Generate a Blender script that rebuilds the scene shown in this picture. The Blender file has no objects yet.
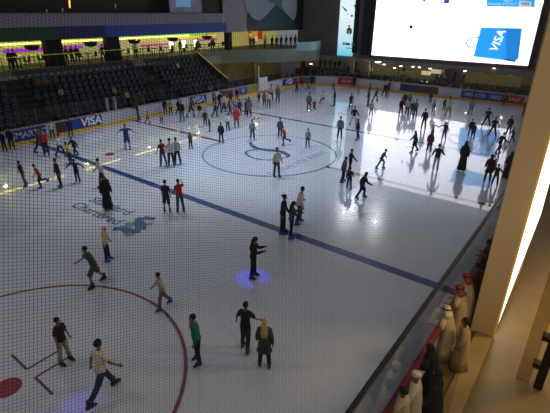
import bpy, bmesh, math, random
from mathutils import Vector, Matrix
random.seed(7)
D = bpy.data
C = bpy.context.scene.collection
R = math.radians
# ------------------------------------------------------------------ camera model (metres; origin = centre spot, +X along the rink, +Y to the stand)
CAM = Vector((-22.2055, -17.1953, 8.8512)); YAW, PITCH, ROLL, FPX = .644491, -.429247, .00833, 428.885
W, H = 550, 413
def cam_axes():
    cy, sy, cp, sp = math.cos(YAW), math.sin(YAW), math.cos(PITCH), math.sin(PITCH)
    f = Vector((cy*cp, sy*cp, sp)); r = Vector((sy, -cy, 0)); u = r.cross(f)
    c, s = math.cos(ROLL), math.sin(ROLL)
    return f, c*r + s*u, -s*r + c*u
CF, CR, CU = cam_axes()
def ray(px, py): return CF + (px-W/2)/FPX*CR - (py-H/2)/FPX*CU
def at(px, py, axis, val):
    d = ray(px, py); return CAM + d*((val-CAM[axis])/d[axis])
def proj(P):
    d = Vector(P)-CAM; z = max(d.dot(CF), .1)
    return W/2+FPX*d.dot(CR)/z, H/2-FPX*d.dot(CU)/z
cam = D.cameras.new('camera'); co = D.objects.new('camera', cam); C.objects.link(co)
cam.sensor_fit = 'HORIZONTAL'; cam.sensor_width = 36; cam.lens = 36*FPX/W; cam.clip_end = 300; cam.clip_start = .05
co.matrix_world = Matrix((( CR.x, CU.x, -CF.x, CAM.x), (CR.y, CU.y, -CF.y, CAM.y), (CR.z, CU.z, -CF.z, CAM.z), (0, 0, 0, 1)))
sc = bpy.context.scene
sc.camera = co
sc.view_settings.view_transform = 'Standard'
sc.view_settings.exposure = 0
try:
    sc.cycles.use_denoising = True
    sc.cycles.max_bounces = 6; sc.cycles.diffuse_bounces = 2; sc.cycles.glossy_bounces = 3
    sc.cycles.transparent_max_bounces = 12
    sc.cycles.sample_clamp_indirect = 4
    sc.cycles.caustics_reflective = False; sc.cycles.caustics_refractive = False
except Exception: pass
# ------------------------------------------------------------------ materials
def lin(c):
    if isinstance(c, str):
        c = c.lstrip('#'); c = [int(c[i:i+2], 16)/255 for i in (0, 2, 4)]
        c = [x/12.92 if x <= .04045 else ((x+.055)/1.055)**2.4 for x in c]
    return (c[0], c[1], c[2], 1)
_m = {}
def mat(col, rough=.6, metal=0, emit=0, var=.0, scale=8, ecol=None):
    k = (str(col), rough, metal, emit, var, scale, str(ecol))
    if k in _m: return _m[k]
    m = D.materials.new('surface'); m.use_nodes = True
    nt = m.node_tree; b = nt.nodes['Principled BSDF']
    c = lin(col)
    b.inputs['Base Color'].default_value = c; b.inputs['Roughness'].default_value = rough; b.inputs['Metallic'].default_value = metal
    if emit:
        b.inputs['Emission Color'].default_value = lin(ecol) if ecol else c; b.inputs['Emission Strength'].default_value = emit
    if var:
        tc = nt.nodes.new('ShaderNodeTexCoord'); n = nt.nodes.new('ShaderNodeTexNoise'); n.inputs['Scale'].default_value = scale
        n.inputs['Detail'].default_value = 4
        rp = nt.nodes.new('ShaderNodeValToRGB')
        rp.color_ramp.elements[0].position = .3; rp.color_ramp.elements[1].position = .7
        rp.color_ramp.elements[0].color = tuple(x*(1-var) for x in c[:3])+(1,); rp.color_ramp.elements[1].color = tuple(min(1, x*(1+var)) for x in c[:3])+(1,)
        nt.links.new(tc.outputs['Object'], n.inputs['Vector']); nt.links.new(n.outputs['Fac'], rp.inputs['Fac']); nt.links.new(rp.outputs['Color'], b.inputs['Base Color'])
    _m[k] = m
    return m
def fabric(col): return mat(col, .85, var=.18, scale=14)
def glass(name, tint=(.9, .95, .95), alpha=.88, refl=.5):
    m = D.materials.new(name); m.use_nodes = True; nt = m.node_tree; nt.nodes.clear()
    o = nt.nodes.new('ShaderNodeOutputMaterial'); mx = nt.nodes.new('ShaderNodeMixShader'); t = nt.nodes.new('ShaderNodeBsdfTransparent')
    t.inputs[0].default_value = (tint[0]*alpha, tint[1]*alpha, tint[2]*alpha, 1)
    g = nt.nodes.new('ShaderNodeBsdfGlossy'); g.inputs['Roughness'].default_value = .06
    fr = nt.nodes.new('ShaderNodeFresnel'); fr.inputs[0].default_value = 1.45
    ml = nt.nodes.new('ShaderNodeMath'); ml.operation = 'MULTIPLY'; ml.inputs[1].default_value = refl
    nt.links.new(fr.outputs[0], ml.inputs[0]); nt.links.new(ml.outputs[0], mx.inputs[0]); nt.links.new(t.outputs[0], mx.inputs[1]); nt.links.new(g.outputs[0], mx.inputs[2]); nt.links.new(mx.outputs[0], o.inputs[0])
    return m
def ice_like(name, col, var=0.):
    m = D.materials.new(name); m.use_nodes = True; nt = m.node_tree; b = nt.nodes['Principled BSDF']
    c = lin(col)
    b.inputs['Base Color'].default_value = c; b.inputs['Roughness'].default_value = .2; b.inputs['IOR'].default_value = 1.33
    b.inputs['Coat Weight'].default_value = 1; b.inputs['Coat Roughness'].default_value = .014; b.inputs['Coat IOR'].default_value = 1.42
    tc = nt.nodes.new('ShaderNodeTexCoord')
    if var:
        n = nt.nodes.new('ShaderNodeTexNoise'); n.inputs['Scale'].default_value = .35; n.inputs['Detail'].default_value = 6
        rp = nt.nodes.new('ShaderNodeValToRGB'); rp.color_ramp.elements[0].position = .3; rp.color_ramp.elements[1].position = .75
        rp.color_ramp.elements[0].color = tuple(x*(1-var) for x in c[:3])+(1,); rp.color_ramp.elements[1].color = c
        nt.links.new(tc.outputs['Object'], n.inputs['Vector']); nt.links.new(n.outputs['Fac'], rp.inputs['Fac']); nt.links.new(rp.outputs['Color'], b.inputs['Base Color'])
    # skate-worn surface: fine scratches in the normal
    n2 = nt.nodes.new('ShaderNodeTexNoise'); n2.inputs['Scale'].default_value = 2.2; n2.inputs['Detail'].default_value = 5
    bp = nt.nodes.new('ShaderNodeBump'); bp.inputs['Strength'].default_value = .005; bp.inputs['Distance'].default_value = .1
    nt.links.new(tc.outputs['Object'], n2.inputs['Vector']); nt.links.new(n2.outputs['Fac'], bp.inputs['Height'])
    nt.links.new(bp.outputs['Normal'], b.inputs['Normal']); nt.links.new(bp.outputs['Normal'], b.inputs['Coat Normal'])
    return m
# ------------------------------------------------------------------ mesh helpers
def tag(o, label=None, cat=None, group=None, kind=None):
    if label: o['label'] = label
    if cat: o['category'] = cat
    if group: o['group'] = group
    if kind: o['kind'] = kind
    return o
def empty(name, loc=(0, 0, 0), rz=0):
    o = D.objects.new(name, None); C.objects.link(o); o.location = loc; o.rotation_euler = (0, 0, rz); o.empty_display_size = .2; return o
def link(name, me, parent=None, loc=None, rz=None):
    o = D.objects.new(name, me); C.objects.link(o)
    if parent: o.parent = parent
    if loc is not None: o.location = loc
    if rz is not None: o.rotation_euler = (0, 0, rz)
    return o
def recolour(o, *mats):
    for i, m in enumerate(mats):
        if i < len(o.material_slots):
            o.material_slots[i].link = 'OBJECT'; o.material_slots[i].material = m
    return o
class MB:
    def __init__(s): s.v = []; s.f = []; s.mi = []
    def quad(s, a, b, c, d, mi=0):
        i = len(s.v); s.v += [tuple(a), tuple(b), tuple(c), tuple(d)]; s.f.append((i, i+1, i+2, i+3)); s.mi.append(mi); return s
    def poly(s, pts, mi=0):
        i = len(s.v); s.v += [tuple(p) for p in pts]; s.f.append(tuple(range(i, i+len(pts)))); s.mi.append(mi); return s
    def box(s, x0, x1, y0, y1, z0, z1, mi=0, M=None):
        i = len(s.v); P = [(x, y, z) for z in (z0, z1) for y in (y0, y1) for x in (x0, x1)]
        if M: P = [tuple(M @ Vector(p)) for p in P]
        s.v += P
        for q in ((0, 2, 3, 1), (4, 5, 7, 6), (0, 1, 5, 4), (2, 6, 7, 3), (0, 4, 6, 2), (1, 3, 7, 5)):
            s.f.append(tuple(i+k for k in q)); s.mi.append(mi)
        return s
    def prism(s, pts, z0, z1, mi=0):
        n = len(pts); i = len(s.v)
        s.v += [(p[0], p[1], z0) for p in pts]+[(p[0], p[1], z1) for p in pts]
        s.f.append(tuple(range(i+n-1, i-1, -1))); s.mi.append(mi); s.f.append(tuple(range(i+n, i+2*n))); s.mi.append(mi)
        for k in range(n):
            l = (k+1) % n; s.f.append((i+k, i+l, i+n+l, i+n+k)); s.mi.append(mi)
        return s
    def loft(s, rings, cap=True, mi=0, closed=True):
        n = len(rings[0]); i = len(s.v)
        for r in rings: s.v += [tuple(p) for p in r]
        for a in range(len(rings)-1):
            for k in range(n if closed else n-1):
                l = (k+1) % n
                s.f.append((i+a*n+k, i+a*n+l, i+(a+1)*n+l, i+(a+1)*n+k)); s.mi.append(mi)
        if cap and closed:
            s.f.append(tuple(i+k for k in range(n-1, -1, -1))); s.mi.append(mi)
            j = i+(len(rings)-1)*n; s.f.append(tuple(j+k for k in range(n))); s.mi.append(mi)
        return s
    def tube(s, pts, rad, n=8, mi=0, flat=1.0, side=None, cap=True):
        pts = [Vector(p) for p in pts]; rings = []
        if not isinstance(rad, (list, tuple)): rad = [rad]*len(pts)
        sv = Vector(side) if side else None
        for k, p in enumerate(pts):
            t = (pts[min(k+1, len(pts)-1)]-pts[max(k-1, 0)]).normalized()
            if sv is None:
                sv = t.cross(Vector((0, 0, 1)));
                if sv.length < .2: sv = t.cross(Vector((1, 0, 0)))
            u = (sv-t*sv.dot(t)).normalized(); w = t.cross(u)
            rings.append([p+u*rad[k]*math.cos(2*math.pi*j/n)+w*rad[k]*flat*math.sin(2*math.pi*j/n) for j in range(n)])
        return s.loft(rings, cap, mi)
    def ball(s, c, rx, ry=None, rz=None, n=10, m=7, mi=0, M=None, fn=None):
        ry = ry or rx; rz = rz or rx; c = Vector(c); rings = []
        for a in range(m+1):
            th = math.pi*(a/m); th = max(.06, min(math.pi-.06, th)); ring = []
            for k in range(n):
                ph = 2*math.pi*k/n
                d = Vector((math.sin(th)*math.cos(ph), math.sin(th)*math.sin(ph), -math.cos(th)))
                q = Vector((d.x*rx, d.y*ry, d.z*rz))
                if fn: q = fn(d, q)
                if M: q = M @ q
                ring.append(c+q)
            rings.append(ring)
        return s.loft(rings, True, mi)
    def mesh(s, name, mats, smooth=False):
        me = D.meshes.new(name); me.from_pydata(s.v, [], s.f)
        for m in (mats if isinstance(mats, (list, tuple)) else [mats]): me.materials.append(m)
        me.polygons.foreach_set('material_index', s.mi)
        if smooth: me.polygons.foreach_set('use_smooth', [True]*len(s.f))
        me.update()
        return me
    def build(s, name, mats, parent=None, loc=None, rz=None, smooth=False, fix=True):
        me = s.mesh(name, mats, smooth)
        if fix and len(s.f) < 4000:
            b = bmesh.new(); b.from_mesh(me); bmesh.ops.recalc_face_normals(b, faces=b.faces); b.to_mesh(me); b.free()
        return link(name, me, parent, loc, rz)
def structure(o): o['kind'] = 'structure'; return o
def text(name, s, size, m, parent, M, extrude=.002, align='CENTER', shear=0, bold=.0, space=1):
    cu = D.curves.new(name, 'FONT'); cu.body = s; cu.size = size; cu.align_x = align; cu.align_y = 'CENTER'; cu.extrude = extrude; cu.shear = shear; cu.offset = bold
    cu.space_character = space; cu.resolution_u = 3; cu.materials.append(m)
    t = D.objects.new(name, cu); C.objects.link(t)
    me = D.meshes.new_from_object(t.evaluated_get(bpy.context.evaluated_depsgraph_get()))
    D.objects.remove(t)
    o = link(name, me, parent); o.matrix_local = M
    return o
def frame(origin, xdir, ydir):
    x = Vector(xdir).normalized(); y = Vector(ydir); y = (y-x*y.dot(x)).normalized(); z = x.cross(y); o = Vector(origin)
    return Matrix(((x.x, y.x, z.x, o.x), (x.y, y.y, z.y, o.y), (x.z, y.z, z.z, o.z), (0, 0, 0, 1)))
# ------------------------------------------------------------------ rink outline
LX, WY, RC = 28.75, 15.2, 6.2
def outline(off=0., x0=-30.):
    """open path from the stand side round the far end to the near side; returns points (x, y)"""
    P = []; lx, wy = LX+off, WY+off; r = RC+off
    n = 50
    for k in range(n): P.append((x0+(lx-r-x0)*k/n, wy))
    for k in range(17):
        a = math.pi/2*(1-k/16); P.append((lx-r+r*math.cos(a), wy-r+r*math.sin(a)))
    for k in range(1, 16): P.append((lx, wy-r-(2*wy-2*r)*k/16))
    for k in range(17):
        a = -math.pi/2*k/16; P.append((lx-r+r*math.cos(a), -wy+r+r*math.sin(a)))
    for k in range(1, n+1): P.append((lx-r+(x0-lx+r)*k/n, -wy))
    return P
def strip(o0, o1, z0, z1, name, m, parent=None):
    A, B = outline(o0), outline(o1)
    mb = MB(); rings = [[(a[0], a[1], z0), (b[0], b[1], z0), (b[0], b[1], z1), (a[0], a[1], z1)] for a, b in zip(A, B)]
    return mb.loft(rings).build(name, m, parent)
# ------------------------------------------------------------------ ice and its paint
ICE = ice_like('ice', '#c9d1dd', .1)
ice = structure(MB().poly([(x, y, 0) for x, y in outline(.1)]).build('floor_ice', ICE))
def decal(name, col, polys, z=.003, parent=ice):
    mb = MB()
    for k, p in enumerate(polys): mb.poly([(q[0], q[1], z+.0004*k) for q in p])
    return mb.build(name, ice_like('paint', col), parent, fix=False)
def band(pts, w):
    out = []
    for k in range(len(pts)-1):
        a, b = Vector(pts[k]).to_2d(), Vector(pts[k+1]).to_2d(); d = (b-a).normalized(); n = Vector((-d.y, d.x))
        w0 = w[k] if isinstance(w, list) else w; w1 = w[k+1] if isinstance(w, list) else w
        out.append([a+n*w0/2, a-n*w0/2, b-n*w1/2, b+n*w1/2])
    return out
def arc(cx, cy, r, a0=0, a1=360, n=72): return [(cx+r*math.cos(R(a0+(a1-a0)*k/n)), cy+r*math.sin(R(a0+(a1-a0)*k/n))) for k in range(n+1)]
decal('blue_line', '#27437e', band([(-8.6, -WY), (-8.6, WY)], .42))
decal('blue_line', '#2a3f7a', band([(9.0, -WY), (9.0, WY)], .3))
decal('red_line', '#7a2038', band([(0, -WY), (0, -4.5)], .28)+band([(0, 4.5), (0, WY)], .28))
decal('centre_circle', '#6c86ad', band(arc(0, 0, 4.5), .09))
fx, fy = -19.88, -6.91
decal('faceoff_circle', '#7a3446', band(arc(fx, fy, 4.5), .09))
decal('faceoff_spot', '#8c1f35', [arc(fx, fy, .34, n=32)[:-1]])
ls = []
for sx in (1, -1):
    for sy in (1, -1):
        ls += band([(fx+sx*1.6, fy+sy*.23), (fx+sx*.6, fy+sy*.23), (fx+sx*.6, fy+sy*1.13)], .07)
decal('faceoff_marks', '#7a3446', ls)
decal('faceoff_spot', '#a03040', [arc(-6.9, 8.2, .32, n=24)[:-1]]); decal('faceoff_spot', '#a03040', [arc(7.4, 7.2, .32, n=24)[:-1]]); decal('faceoff_spot', '#b06070', [arc(7.4, -7.0, .32, n=24)[:-1]])
# centre badge: a flat ring with a swoosh leaving it, and the rink's name along the circle
def smooth(px, n=6):
    q = [at(x, y, 2, 0) for x, y in px]; out = []
    for k in range(len(q)-1):
        p0, p1, p2, p3 = q[max(k-1, 0)], q[k], q[k+1], q[min(k+2, len(q)-1)]
        for j in range(n):
            t = j/n; v = .5*(2*p1+(p2-p0)*t+(2*p0-5*p1+4*p2-p3)*t*t+(3*p1-p0-3*p2+p3)*t**3); out.append((v.x, v.y))
    return out+[(q[-1].x, q[-1].y)]
rp = smooth([(284, 157.8), (273, 159.8), (259.5, 159.5), (249.5, 156.5), (245.8, 152.8), (249.7, 150.6), (257, 149.8), (266, 150)])
decal('rink_badge', '#4f648f', band(rp, .15), .004)
sw = smooth([(250.5, 142), (251.5, 145), (256, 148), (265, 149.8), (275, 150.8), (284, 153), (288.7, 156), (286, 157.6)])
n_ = len(sw); decal('rink_badge', '#45608f', band(sw, [.12+.36*math.sin(math.pi*min(1, k/(n_-1))) for k in range(n_)]), .012)
a, b = at(268, 173, 2, 0), at(325, 150, 2, 0)
text('rink_name', 'DUBAI ICE RINK', .78, ice_like('paint', '#8fa3b5'), ice, frame(((a.x+b.x)/2-.3, (a.y+b.y)/2-.25, .004), b-a, (-.7, .9, 0)), space=1.05)
# sponsor's mark near the stand
text('sponsor_name', 'Standard', .85, ice_like('paint', '#4a608e'), ice, frame((-11.7, .85, .004), (.05, -1, 0), (1, .05, 0)), shear=0, bold=.006)
text('sponsor_name', 'Chartered', .85, ice_like('paint', '#4a608e'), ice, frame((-12.6, .65, .004), (.05, -1, 0), (1, .05, 0)), shear=0, bold=.006)
sp1 = [at(x, y, 2, 0) for x, y in [(113, 229), (122, 228.5), (131, 232), (140, 230), (141, 225), (137, 221), (143, 218), (155, 219)]]
decal('sponsor_emblem', '#3c6492', band([tuple(p)[:2] for p in sp1], [.3, .36, .4, .5, .5, .45, .4, .3]), .008)
sp2 = [at(x, y, 2, 0) for x, y in [(131, 236), (127, 230), (126, 225), (132, 223), (140, 226), (147, 224), (153, 224)]]
decal('sponsor_emblem', '#7c937e', band([tuple(p)[:2] for p in sp2], [.4, .5, .5, .4, .3, .3, .25]), .004)
# ------------------------------------------------------------------ boards, glass
boards = empty('rink_boards', (0, 0, 0)); tag(boards, 'white rink boards with yellow kick strip running round the ice', 'rink boards', kind='structure')
strip(0, .08, .2, 1.04, 'board_panel', mat('#b9bcc6', .45, var=.06, scale=2), boards)
strip(-.02, .1, 0, .2, 'kick_strip', mat('#e8b020', .4), boards)
strip(-.03, .11, 1.04, 1.13, 'cap_rail', mat('#a18d86', .5), boards)
MB().box(-30, LX-RC, -WY-.125, -WY+.035, 1.03, 1.145).build('red_rail', mat('#7c1a1a', .5), boards)
path = outline(-.035)
def path_px(px, z=.6, lo=0, hi=None):
    """length along the outline at which the boards cross a picture column"""
    best = None
    for k in range(len(path)-1):
        a, b = path[k], path[k+1]
        if a[0] < -16: continue
        xa, xb = proj((a[0], a[1], z))[0], proj((b[0], b[1], z))[0]
        if (xa-px)*(xb-px) <= 0 and xa != xb:
            t = (px-xa)/(xb-xa); return k+t
    return None
def ppt(t):
    k = int(t); f = t-k; a, b = path[k], path[min(k+1, len(path)-1)]
    return Vector((a[0]+(b[0]-a[0])*f, a[1]+(b[1]-a[1])*f, 0))
def advert(px0, px1, col, words=None, wcol='#e8e8ee', size=.5, z0=.22, z1=1.02, spacing=1, shift=0, shear=0, bold=.01):
    t0, t1 = path_px(px0), path_px(px1)
    n = max(2, int(abs(t1-t0)*2)+1); mb = MB()
    for k in range(n):
        p, q = ppt(t0+(t1-t0)*k/n), ppt(t0+(t1-t0)*(k+1)/n)
        mb.quad((p.x, p.y, z0), (q.x, q.y, z0), (q.x, q.y, z1), (p.x, p.y, z1))
    o = mb.build('advert_panel', mat(col, .4), boards, fix=False)
    if words:
        p, q = ppt(t0), ppt(t1); d = (q-p).normalized(); c = p+(q-p)*(.5+shift)
        nrm = Vector((d.y, -d.x, 0))
        c2 = ppt(t0+(t1-t0)*(.5+shift)); c2 = c2+nrm*.03
        text('lettering', words, size, mat(wcol, .5), o, frame((c2.x, c2.y, (z0+z1)/2), d, (0, 0, 1)), space=spacing, shear=shear, bold=bold)
    return o
advert(14, 46, '#1d3486', 'SMART D', '#b9bcd0', .62, shift=-.02)
advert(56, 66, '#4a2f25')
advert(66, 102, '#1c3a96', 'VISA', '#e3e4ee', .9, shift=.18, shear=.15, bold=.03)
advert(190, 206.5, '#1d3a95', 'VISA', '#c6c9dd', .85, shear=.15, bold=.03)
advert(222, 233, '#5a2038'); advert(233, 239, '#8f8d96')
advert(239, 247, '#1f3f9a', 'VI', '#c6c9dd', .7); advert(247, 258, '#8f8638')
advert(282.5, 297, '#1d3a95', 'VISA', '#d6d8e6', .85, shear=.15, bold=.03)
advert(298, 302, '#8c2a22'); advert(302, 316, '#36507a')
advert(338, 356, '#b3252f', 'MEGA SALE', '#e4c4c4', .5)
advert(400, 420, '#27346f'); advert(420, 438, '#553a35')
advert(461, 489, '#22379b', 'EMIRATES', '#b6bddd', .5); advert(489, 503, '#22379b', 'NBD', '#b6bddd', .55); advert(503, 524, '#a82a3a', 'SALE', '#d9b0b0', .5)
GL = glass('rink_glass', (.92, .97, .97), .93, .55)
GLN = glass('rink_glass', (.80, .84, .84), .8, .35)
gl = empty('rink_glass', (0, 0, 0)); tag(gl, 'clear safety glass standing on the rink boards', 'glass', kind='structure')
G = outline(.04)
mb = MB(); mr = MB(); i_near = len(G)-52
for k in range(len(G)-1):
    a, b = G[k], G[k+1]
    if k >= i_near: continue
    mb.quad((a[0], a[1], 1.13), (b[0], b[1], 1.13), (b[0], b[1], 2.3), (a[0], a[1], 2.3))
mb.build('glass_pane', GL, gl, fix=False)
mb = MB()
for k in range(i_near, len(G)-1):
    a, b = G[k], G[k+1]
    mb.quad((a[0], a[1], 1.13), (b[0], b[1], 1.13), (b[0], b[1], 3.0), (a[0], a[1], 3.0))
mb.build('glass_pane', GLN, gl, fix=False)
MB().box(-30, LX-RC, -WY-.08, -WY-.0, 2.97, 3.06).build('top_rail', mat('#17140f', .35), gl)
for k in range(0, i_near, 3):
    a = G[k]
    if a[0] < -8: continue
    MB().box(a[0]-.02, a[0]+.02, a[1]-.02, a[1]+.02, 1.13, 2.3).build('glass_post', mat('#5d6064', .4), gl)
for px in (107.5, 115.5):
    p = at(px, 106, 1, WY+.12); MB().box(p.x-.09, p.x+.09, WY+.05, WY+.2, 1.13, 2.2).build('glass_post', mat('#b4b6b8', .5), gl)
# white gate between two adverts
t0, t1 = path_px(258.5), path_px(267); p, q = ppt(t0), ppt(t1)
gate = empty('rink_gate', ((p.x+q.x)/2, p.y-.05, 0)); tag(gate, 'tall white gate panel in the boards below the balcony', 'gate')
MB().box(-(q.x-p.x)/2, (q.x-p.x)/2, -.05, 0, .25, 1.75).build('gate_panel', mat('#d6cdd2', .5), gate)
MB().box(-(q.x-p.x)/2, (q.x-p.x)/2, -.06, 0, 0, .25).build('kick_strip', mat('#c9682a', .5), gate)
MB().box(-(q.x-p.x)/2-.08, -(q.x-p.x)/2+.04, -.05, .08, 0, 3.1).build('gate_post', mat('#c9c9c6', .5), gate)
# ------------------------------------------------------------------ net hung from above on the near side
# it slants away from the gallery edge: H runs along it, V is its leaning upright
NO = CAM+ray(30, 240)*1.5; NH = ray(650, 232).normalized(); NV_ = CU.copy(); NN = NH.cross(NV_).normalized()
mb = MB(); r = .00055
def thread(a, b, w):
    i = len(mb.v)
    for p in (a, b): mb.v += [tuple(p-w*r), tuple(p+w*r), tuple(p+NN*r*1.4)]
    for k in range(3): mb.f.append((i+k, i+(k+1) % 3, i+3+(k+1) % 3, i+3+k)); mb.mi.append(0)
HA, HB, VA, VB = -.16, 12.5, -2.3, 2.3
def pil_x(y): return 506-(y-190)*.255      # the net is laced to the pillar: its end edge follows the pillar
k = 0
while True:
    o = NO+NH*(HA+.0132*k); x_, _ = proj(o); dep = (o-CAM).dot(CF); ye = 190+(506-x_)/.255
    if ye < -20: break
    yo = proj(o)[1]
    lo = max(VA, -(ye-yo)/FPX*dep, -(470-yo)/FPX*dep); hi = min(VB*2, (yo+50)/FPX*dep)
    if hi > lo: thread(o+NV_*lo, o+NV_*hi, NH)
    k += 1
for k in range(-400, 400):
    o = NO+NV_*(.0124*k); a_, b_ = HA, HB
    f = lambda a: (lambda q: q[0]-pil_x(q[1]))(proj(o+NH*a))
    if f(b_) > 0:
        for _ in range(30):
            m_ = (a_+b_)/2
            if f(m_) > 0: b_ = m_
            else: a_ = m_
    else: a_ = HB
    if a_ > HA+.05 and (proj(o+NH*HA)[1] < 480 or proj(o+NH*a_)[1] < 480) and (proj(o+NH*a_)[1] > -60): thread(o+NH*HA, o+NH*a_, NV_)
net = mb.build('safety_net', mat('#0b0c10', .9), fix=False)
tag(net, 'fine dark square-mesh safety net hanging between the viewer and the ice', 'net')
# ------------------------------------------------------------------ ground, near walkway
fl = structure(MB().quad((-45, -45, -.03), (70, -45, -.03), (70, 60, -.03), (-45, 60, -.03)).build('floor', mat('#2e2c29', .5, var=.2, scale=1), fix=False))
wk = structure(MB().box(-30, 30, -19.5, -WY-.2, -.025, 0).build('floor_walkway', mat('#6d5a35', .3, var=.12, scale=2)))
structure(MB().box(-30, -10.25, -16.41, -15.93, 0, .06).build('trim_1', mat('#8a754c', .5, var=.08, scale=2)))
# ------------------------------------------------------------------ pillar with vertical light slot beside the camera
X0, X1, Y0, Y1 = -10.28, -5.6, -16.38, -15.755
pil = empty('pillar', ((X0+X1)/2, (Y0+Y1)/2, 0)); tag(pil, 'cream clad pillar with an upright light slot beside the spectators', 'pillar', kind='structure')
pil_m = mat('#c9b084', .55, var=.06, scale=.7)
ox, oy = pil.location.x, pil.location.y
MB().prism([(X0-ox, Y0-oy), (X1-ox, Y0-oy), (X1-ox, -16.2-oy), (X0+.22-ox, -16.2-oy), (X0+.22-ox, Y1-oy), (X0-ox, Y1-oy)], 0, 11).build('pillar_cladding', pil_m, pil)
def wx(z):   # width of the glowing panel along the pillar's side: tapers to a point at the foot
    px, py = proj((X0, Y0-.02, z))
    return max(.02, at(px+12*min(1, max(0, (z-.05)/1.5)), py, 1, Y0-.02).x-X0)
for z0, z1 in ((.05, 1.18), (1.22, 4.05), (4.1, 6.9), (6.95, 9.2)):
    n = 6; pts = [(X0+.03-ox, Y0-.02-oy, z0)]+[(X0+.03+wx(z0+(z1-z0)*k/n)-ox, Y0-.02-oy, z0+(z1-z0)*k/n) for k in range(n+1)]+[(X0+.03-ox, Y0-.02-oy, z1)]
    MB().poly(pts).build('light_panel', mat('#fff6e6', .5, emit=2.4, ecol='#fff3da'), pil, fix=False)
MB().box(X0-ox, X0+.03-ox, Y0-.05-oy, Y0-oy, 0, 11).build('slot_edge', mat('#c79b45', .4, emit=.25, ecol='#e0a030'), pil)
# black glazing post near the right edge
pp = at(540, 380, 1, -17.75)
bp = empty('black_post', (pp.x, pp.y, 0)); tag(bp, 'black metal post with two clamps holding a pane, right of the pillar', 'post')
MB().box(-.1, .1, -.1, .1, 0, 4.2).build('post_shaft', mat('#14120e', .4), bp)
for z in (.62, 1.5): MB().box(-.12, .1, .1, .26, z, z+.14).build('clamp', mat('#3a3328', .35, .6), bp)
MB().box(-.01, .01, .2, .52, 0, 4.0).build('glass_pane', glass('post_glass', (.9, .86, .75), .86, .5), bp)
# ------------------------------------------------------------------ spectator stand
stand_m = mat('#26262a', .8, var=.15, scale=1.5)
NROW, YB, ZB, YT, ZT = 8, 16.7, .3, 22.3, 3.42
SX0, SX1 = -16, 14.6
tread = (YT-YB)/NROW; rise = (ZT-ZB)/NROW
mb = MB()
mb.box(SX0, SX1, WY+.2, YB, 0, ZB)
for k in range(NROW): mb.box(SX0, SX1, YB+k*tread, YT, ZB+k*rise-(rise if k else 0), ZB+(k+1)*rise-.0)
structure(mb.build('floor_stand', stand_m))
# aisle steps: paler strips
for ax in (-6.6, 6.4):
    mb = MB()
    for k in range(NROW*2):
        mb.box(ax-.5, ax+.5, YB+k*tread/2-.02, YB+k*tread/2+.06, ZB+(k+1)*rise/2, ZB+(k+1)*rise/2+.012)
    structure(mb.build('floor_stairs', mat('#34332e', .7)))
seat = MB()
seat.box(-.21, .21, -.22, .18, .32, .37); seat.box(-.21, .21, .14, .19, .36, .70, M=None); seat.box(-.04, .04, -.1, .1, 0, .34)
seat_me = seat.mesh('stand_seat', mat('#3c3d42', .6))
b = bmesh.new(); b.from_mesh(seat_me); bmesh.ops.bevel(b, geom=b.edges[:], offset=.012, segments=1, affect='EDGES'); bmesh.ops.recalc_face_normals(b, faces=b.faces); b.to_mesh(seat_me); b.free()
rown = ['lowest row', 'second row up', 'third row up', 'fourth row up', 'fifth row up', 'sixth row up', 'seventh row up', 'top row']
nseat = 0
for k in range(NROW):
    x = -11.5+.3*(k % 2)
    zr = ZB+(k+1)*rise
    while x < SX1-.6 and nseat < 300:
        px = proj((x, YB+k*tread+.35, zr))[0]
        if -6 < px and not any(abs(x-ax) < .8 for ax in (-6.6, 6.4)):
            o = link('stand_seat', seat_me, None, (x, YB+k*tread+.42, zr))
            tag(o, 'dark grey seat in the %s of the stand' % rown[k], 'seat', 'dark seats in the %s of the stand' % rown[k]); nseat += 1
        x += .62
# stair rail down the end of the stand
CZ = 4.15
rail = empty('stair_rail', (SX1+.1, 19.6, 0)); tag(rail, 'yellow-lit sloping rail at the end of the stand seats', 'rail')
lit = mat('#c0b080', .5, emit=.25, ecol='#d8c070')
MB().tube([(0, YT-19.6, CZ+.3), (0, 17.4-19.6, 1.75)], .05).build('hand_rail', lit, rail)
MB().poly([(.02, YT-19.6, CZ+.25), (.02, 17.4-19.6, 1.7), (.02, 17.4-19.6, .6), (.02, YT-19.6, CZ-1.2)]).build('side_panel', mat('#3a3d35', .6), rail, fix=False)
# ------------------------------------------------------------------ concourse above the stand
CZ = 4.15
structure(MB().box(-16, 20.6, YT, 27, CZ-.4, CZ).build('floor_concourse', mat('#6b6a4a', .5, var=.1, scale=2)))
# curved balcony to the far corner
bal = [(20.0, 23.3), (21.0, 22.1), (22.4, 20.8), (24.1, 19.45), (26.2, 18.2), (28.3, 17.4), (30.1, 16.4), (31.3, 16.2), (32.6, 16.5), (33.8, 17.0)]
structure(MB().prism([(14.6, YT+.02), (16.5, 23.4)]+bal+[(33.8, 27.5), (14.6, 27.5)], 2.75, CZ-.02).build('floor_balcony', mat('#4a5148', .5)))
mb = MB()
fasc = [(14.65, YT-.02), (16.5, 23.3)]+bal
for k in range(len(fasc)-1):
    a, b = fasc[k], fasc[k+1]; mb.quad((a[0], a[1]-.04, 2.55), (b[0], b[1]-.04, 2.55), (b[0], b[1]-.04, 4.2), (a[0], a[1]-.04, 4.2))
balcony = empty('balcony_parapet', (26, 18.3, 2.55)); tag(balcony, 'curved grey-green balcony parapet at the far corner', 'parapet', kind='structure')
o = mb.build('parapet_panel', mat('#7d8b80', .35, var=.08, scale=.5, emit=.035, ecol='#8fa092'), balcony, fix=False); o.matrix_parent_inverse = balcony.matrix_world.inverted(); o.location = (-26, -18.3, -2.55)  # slight emission in the panel stands in for light falling on it
mb = MB()
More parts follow.
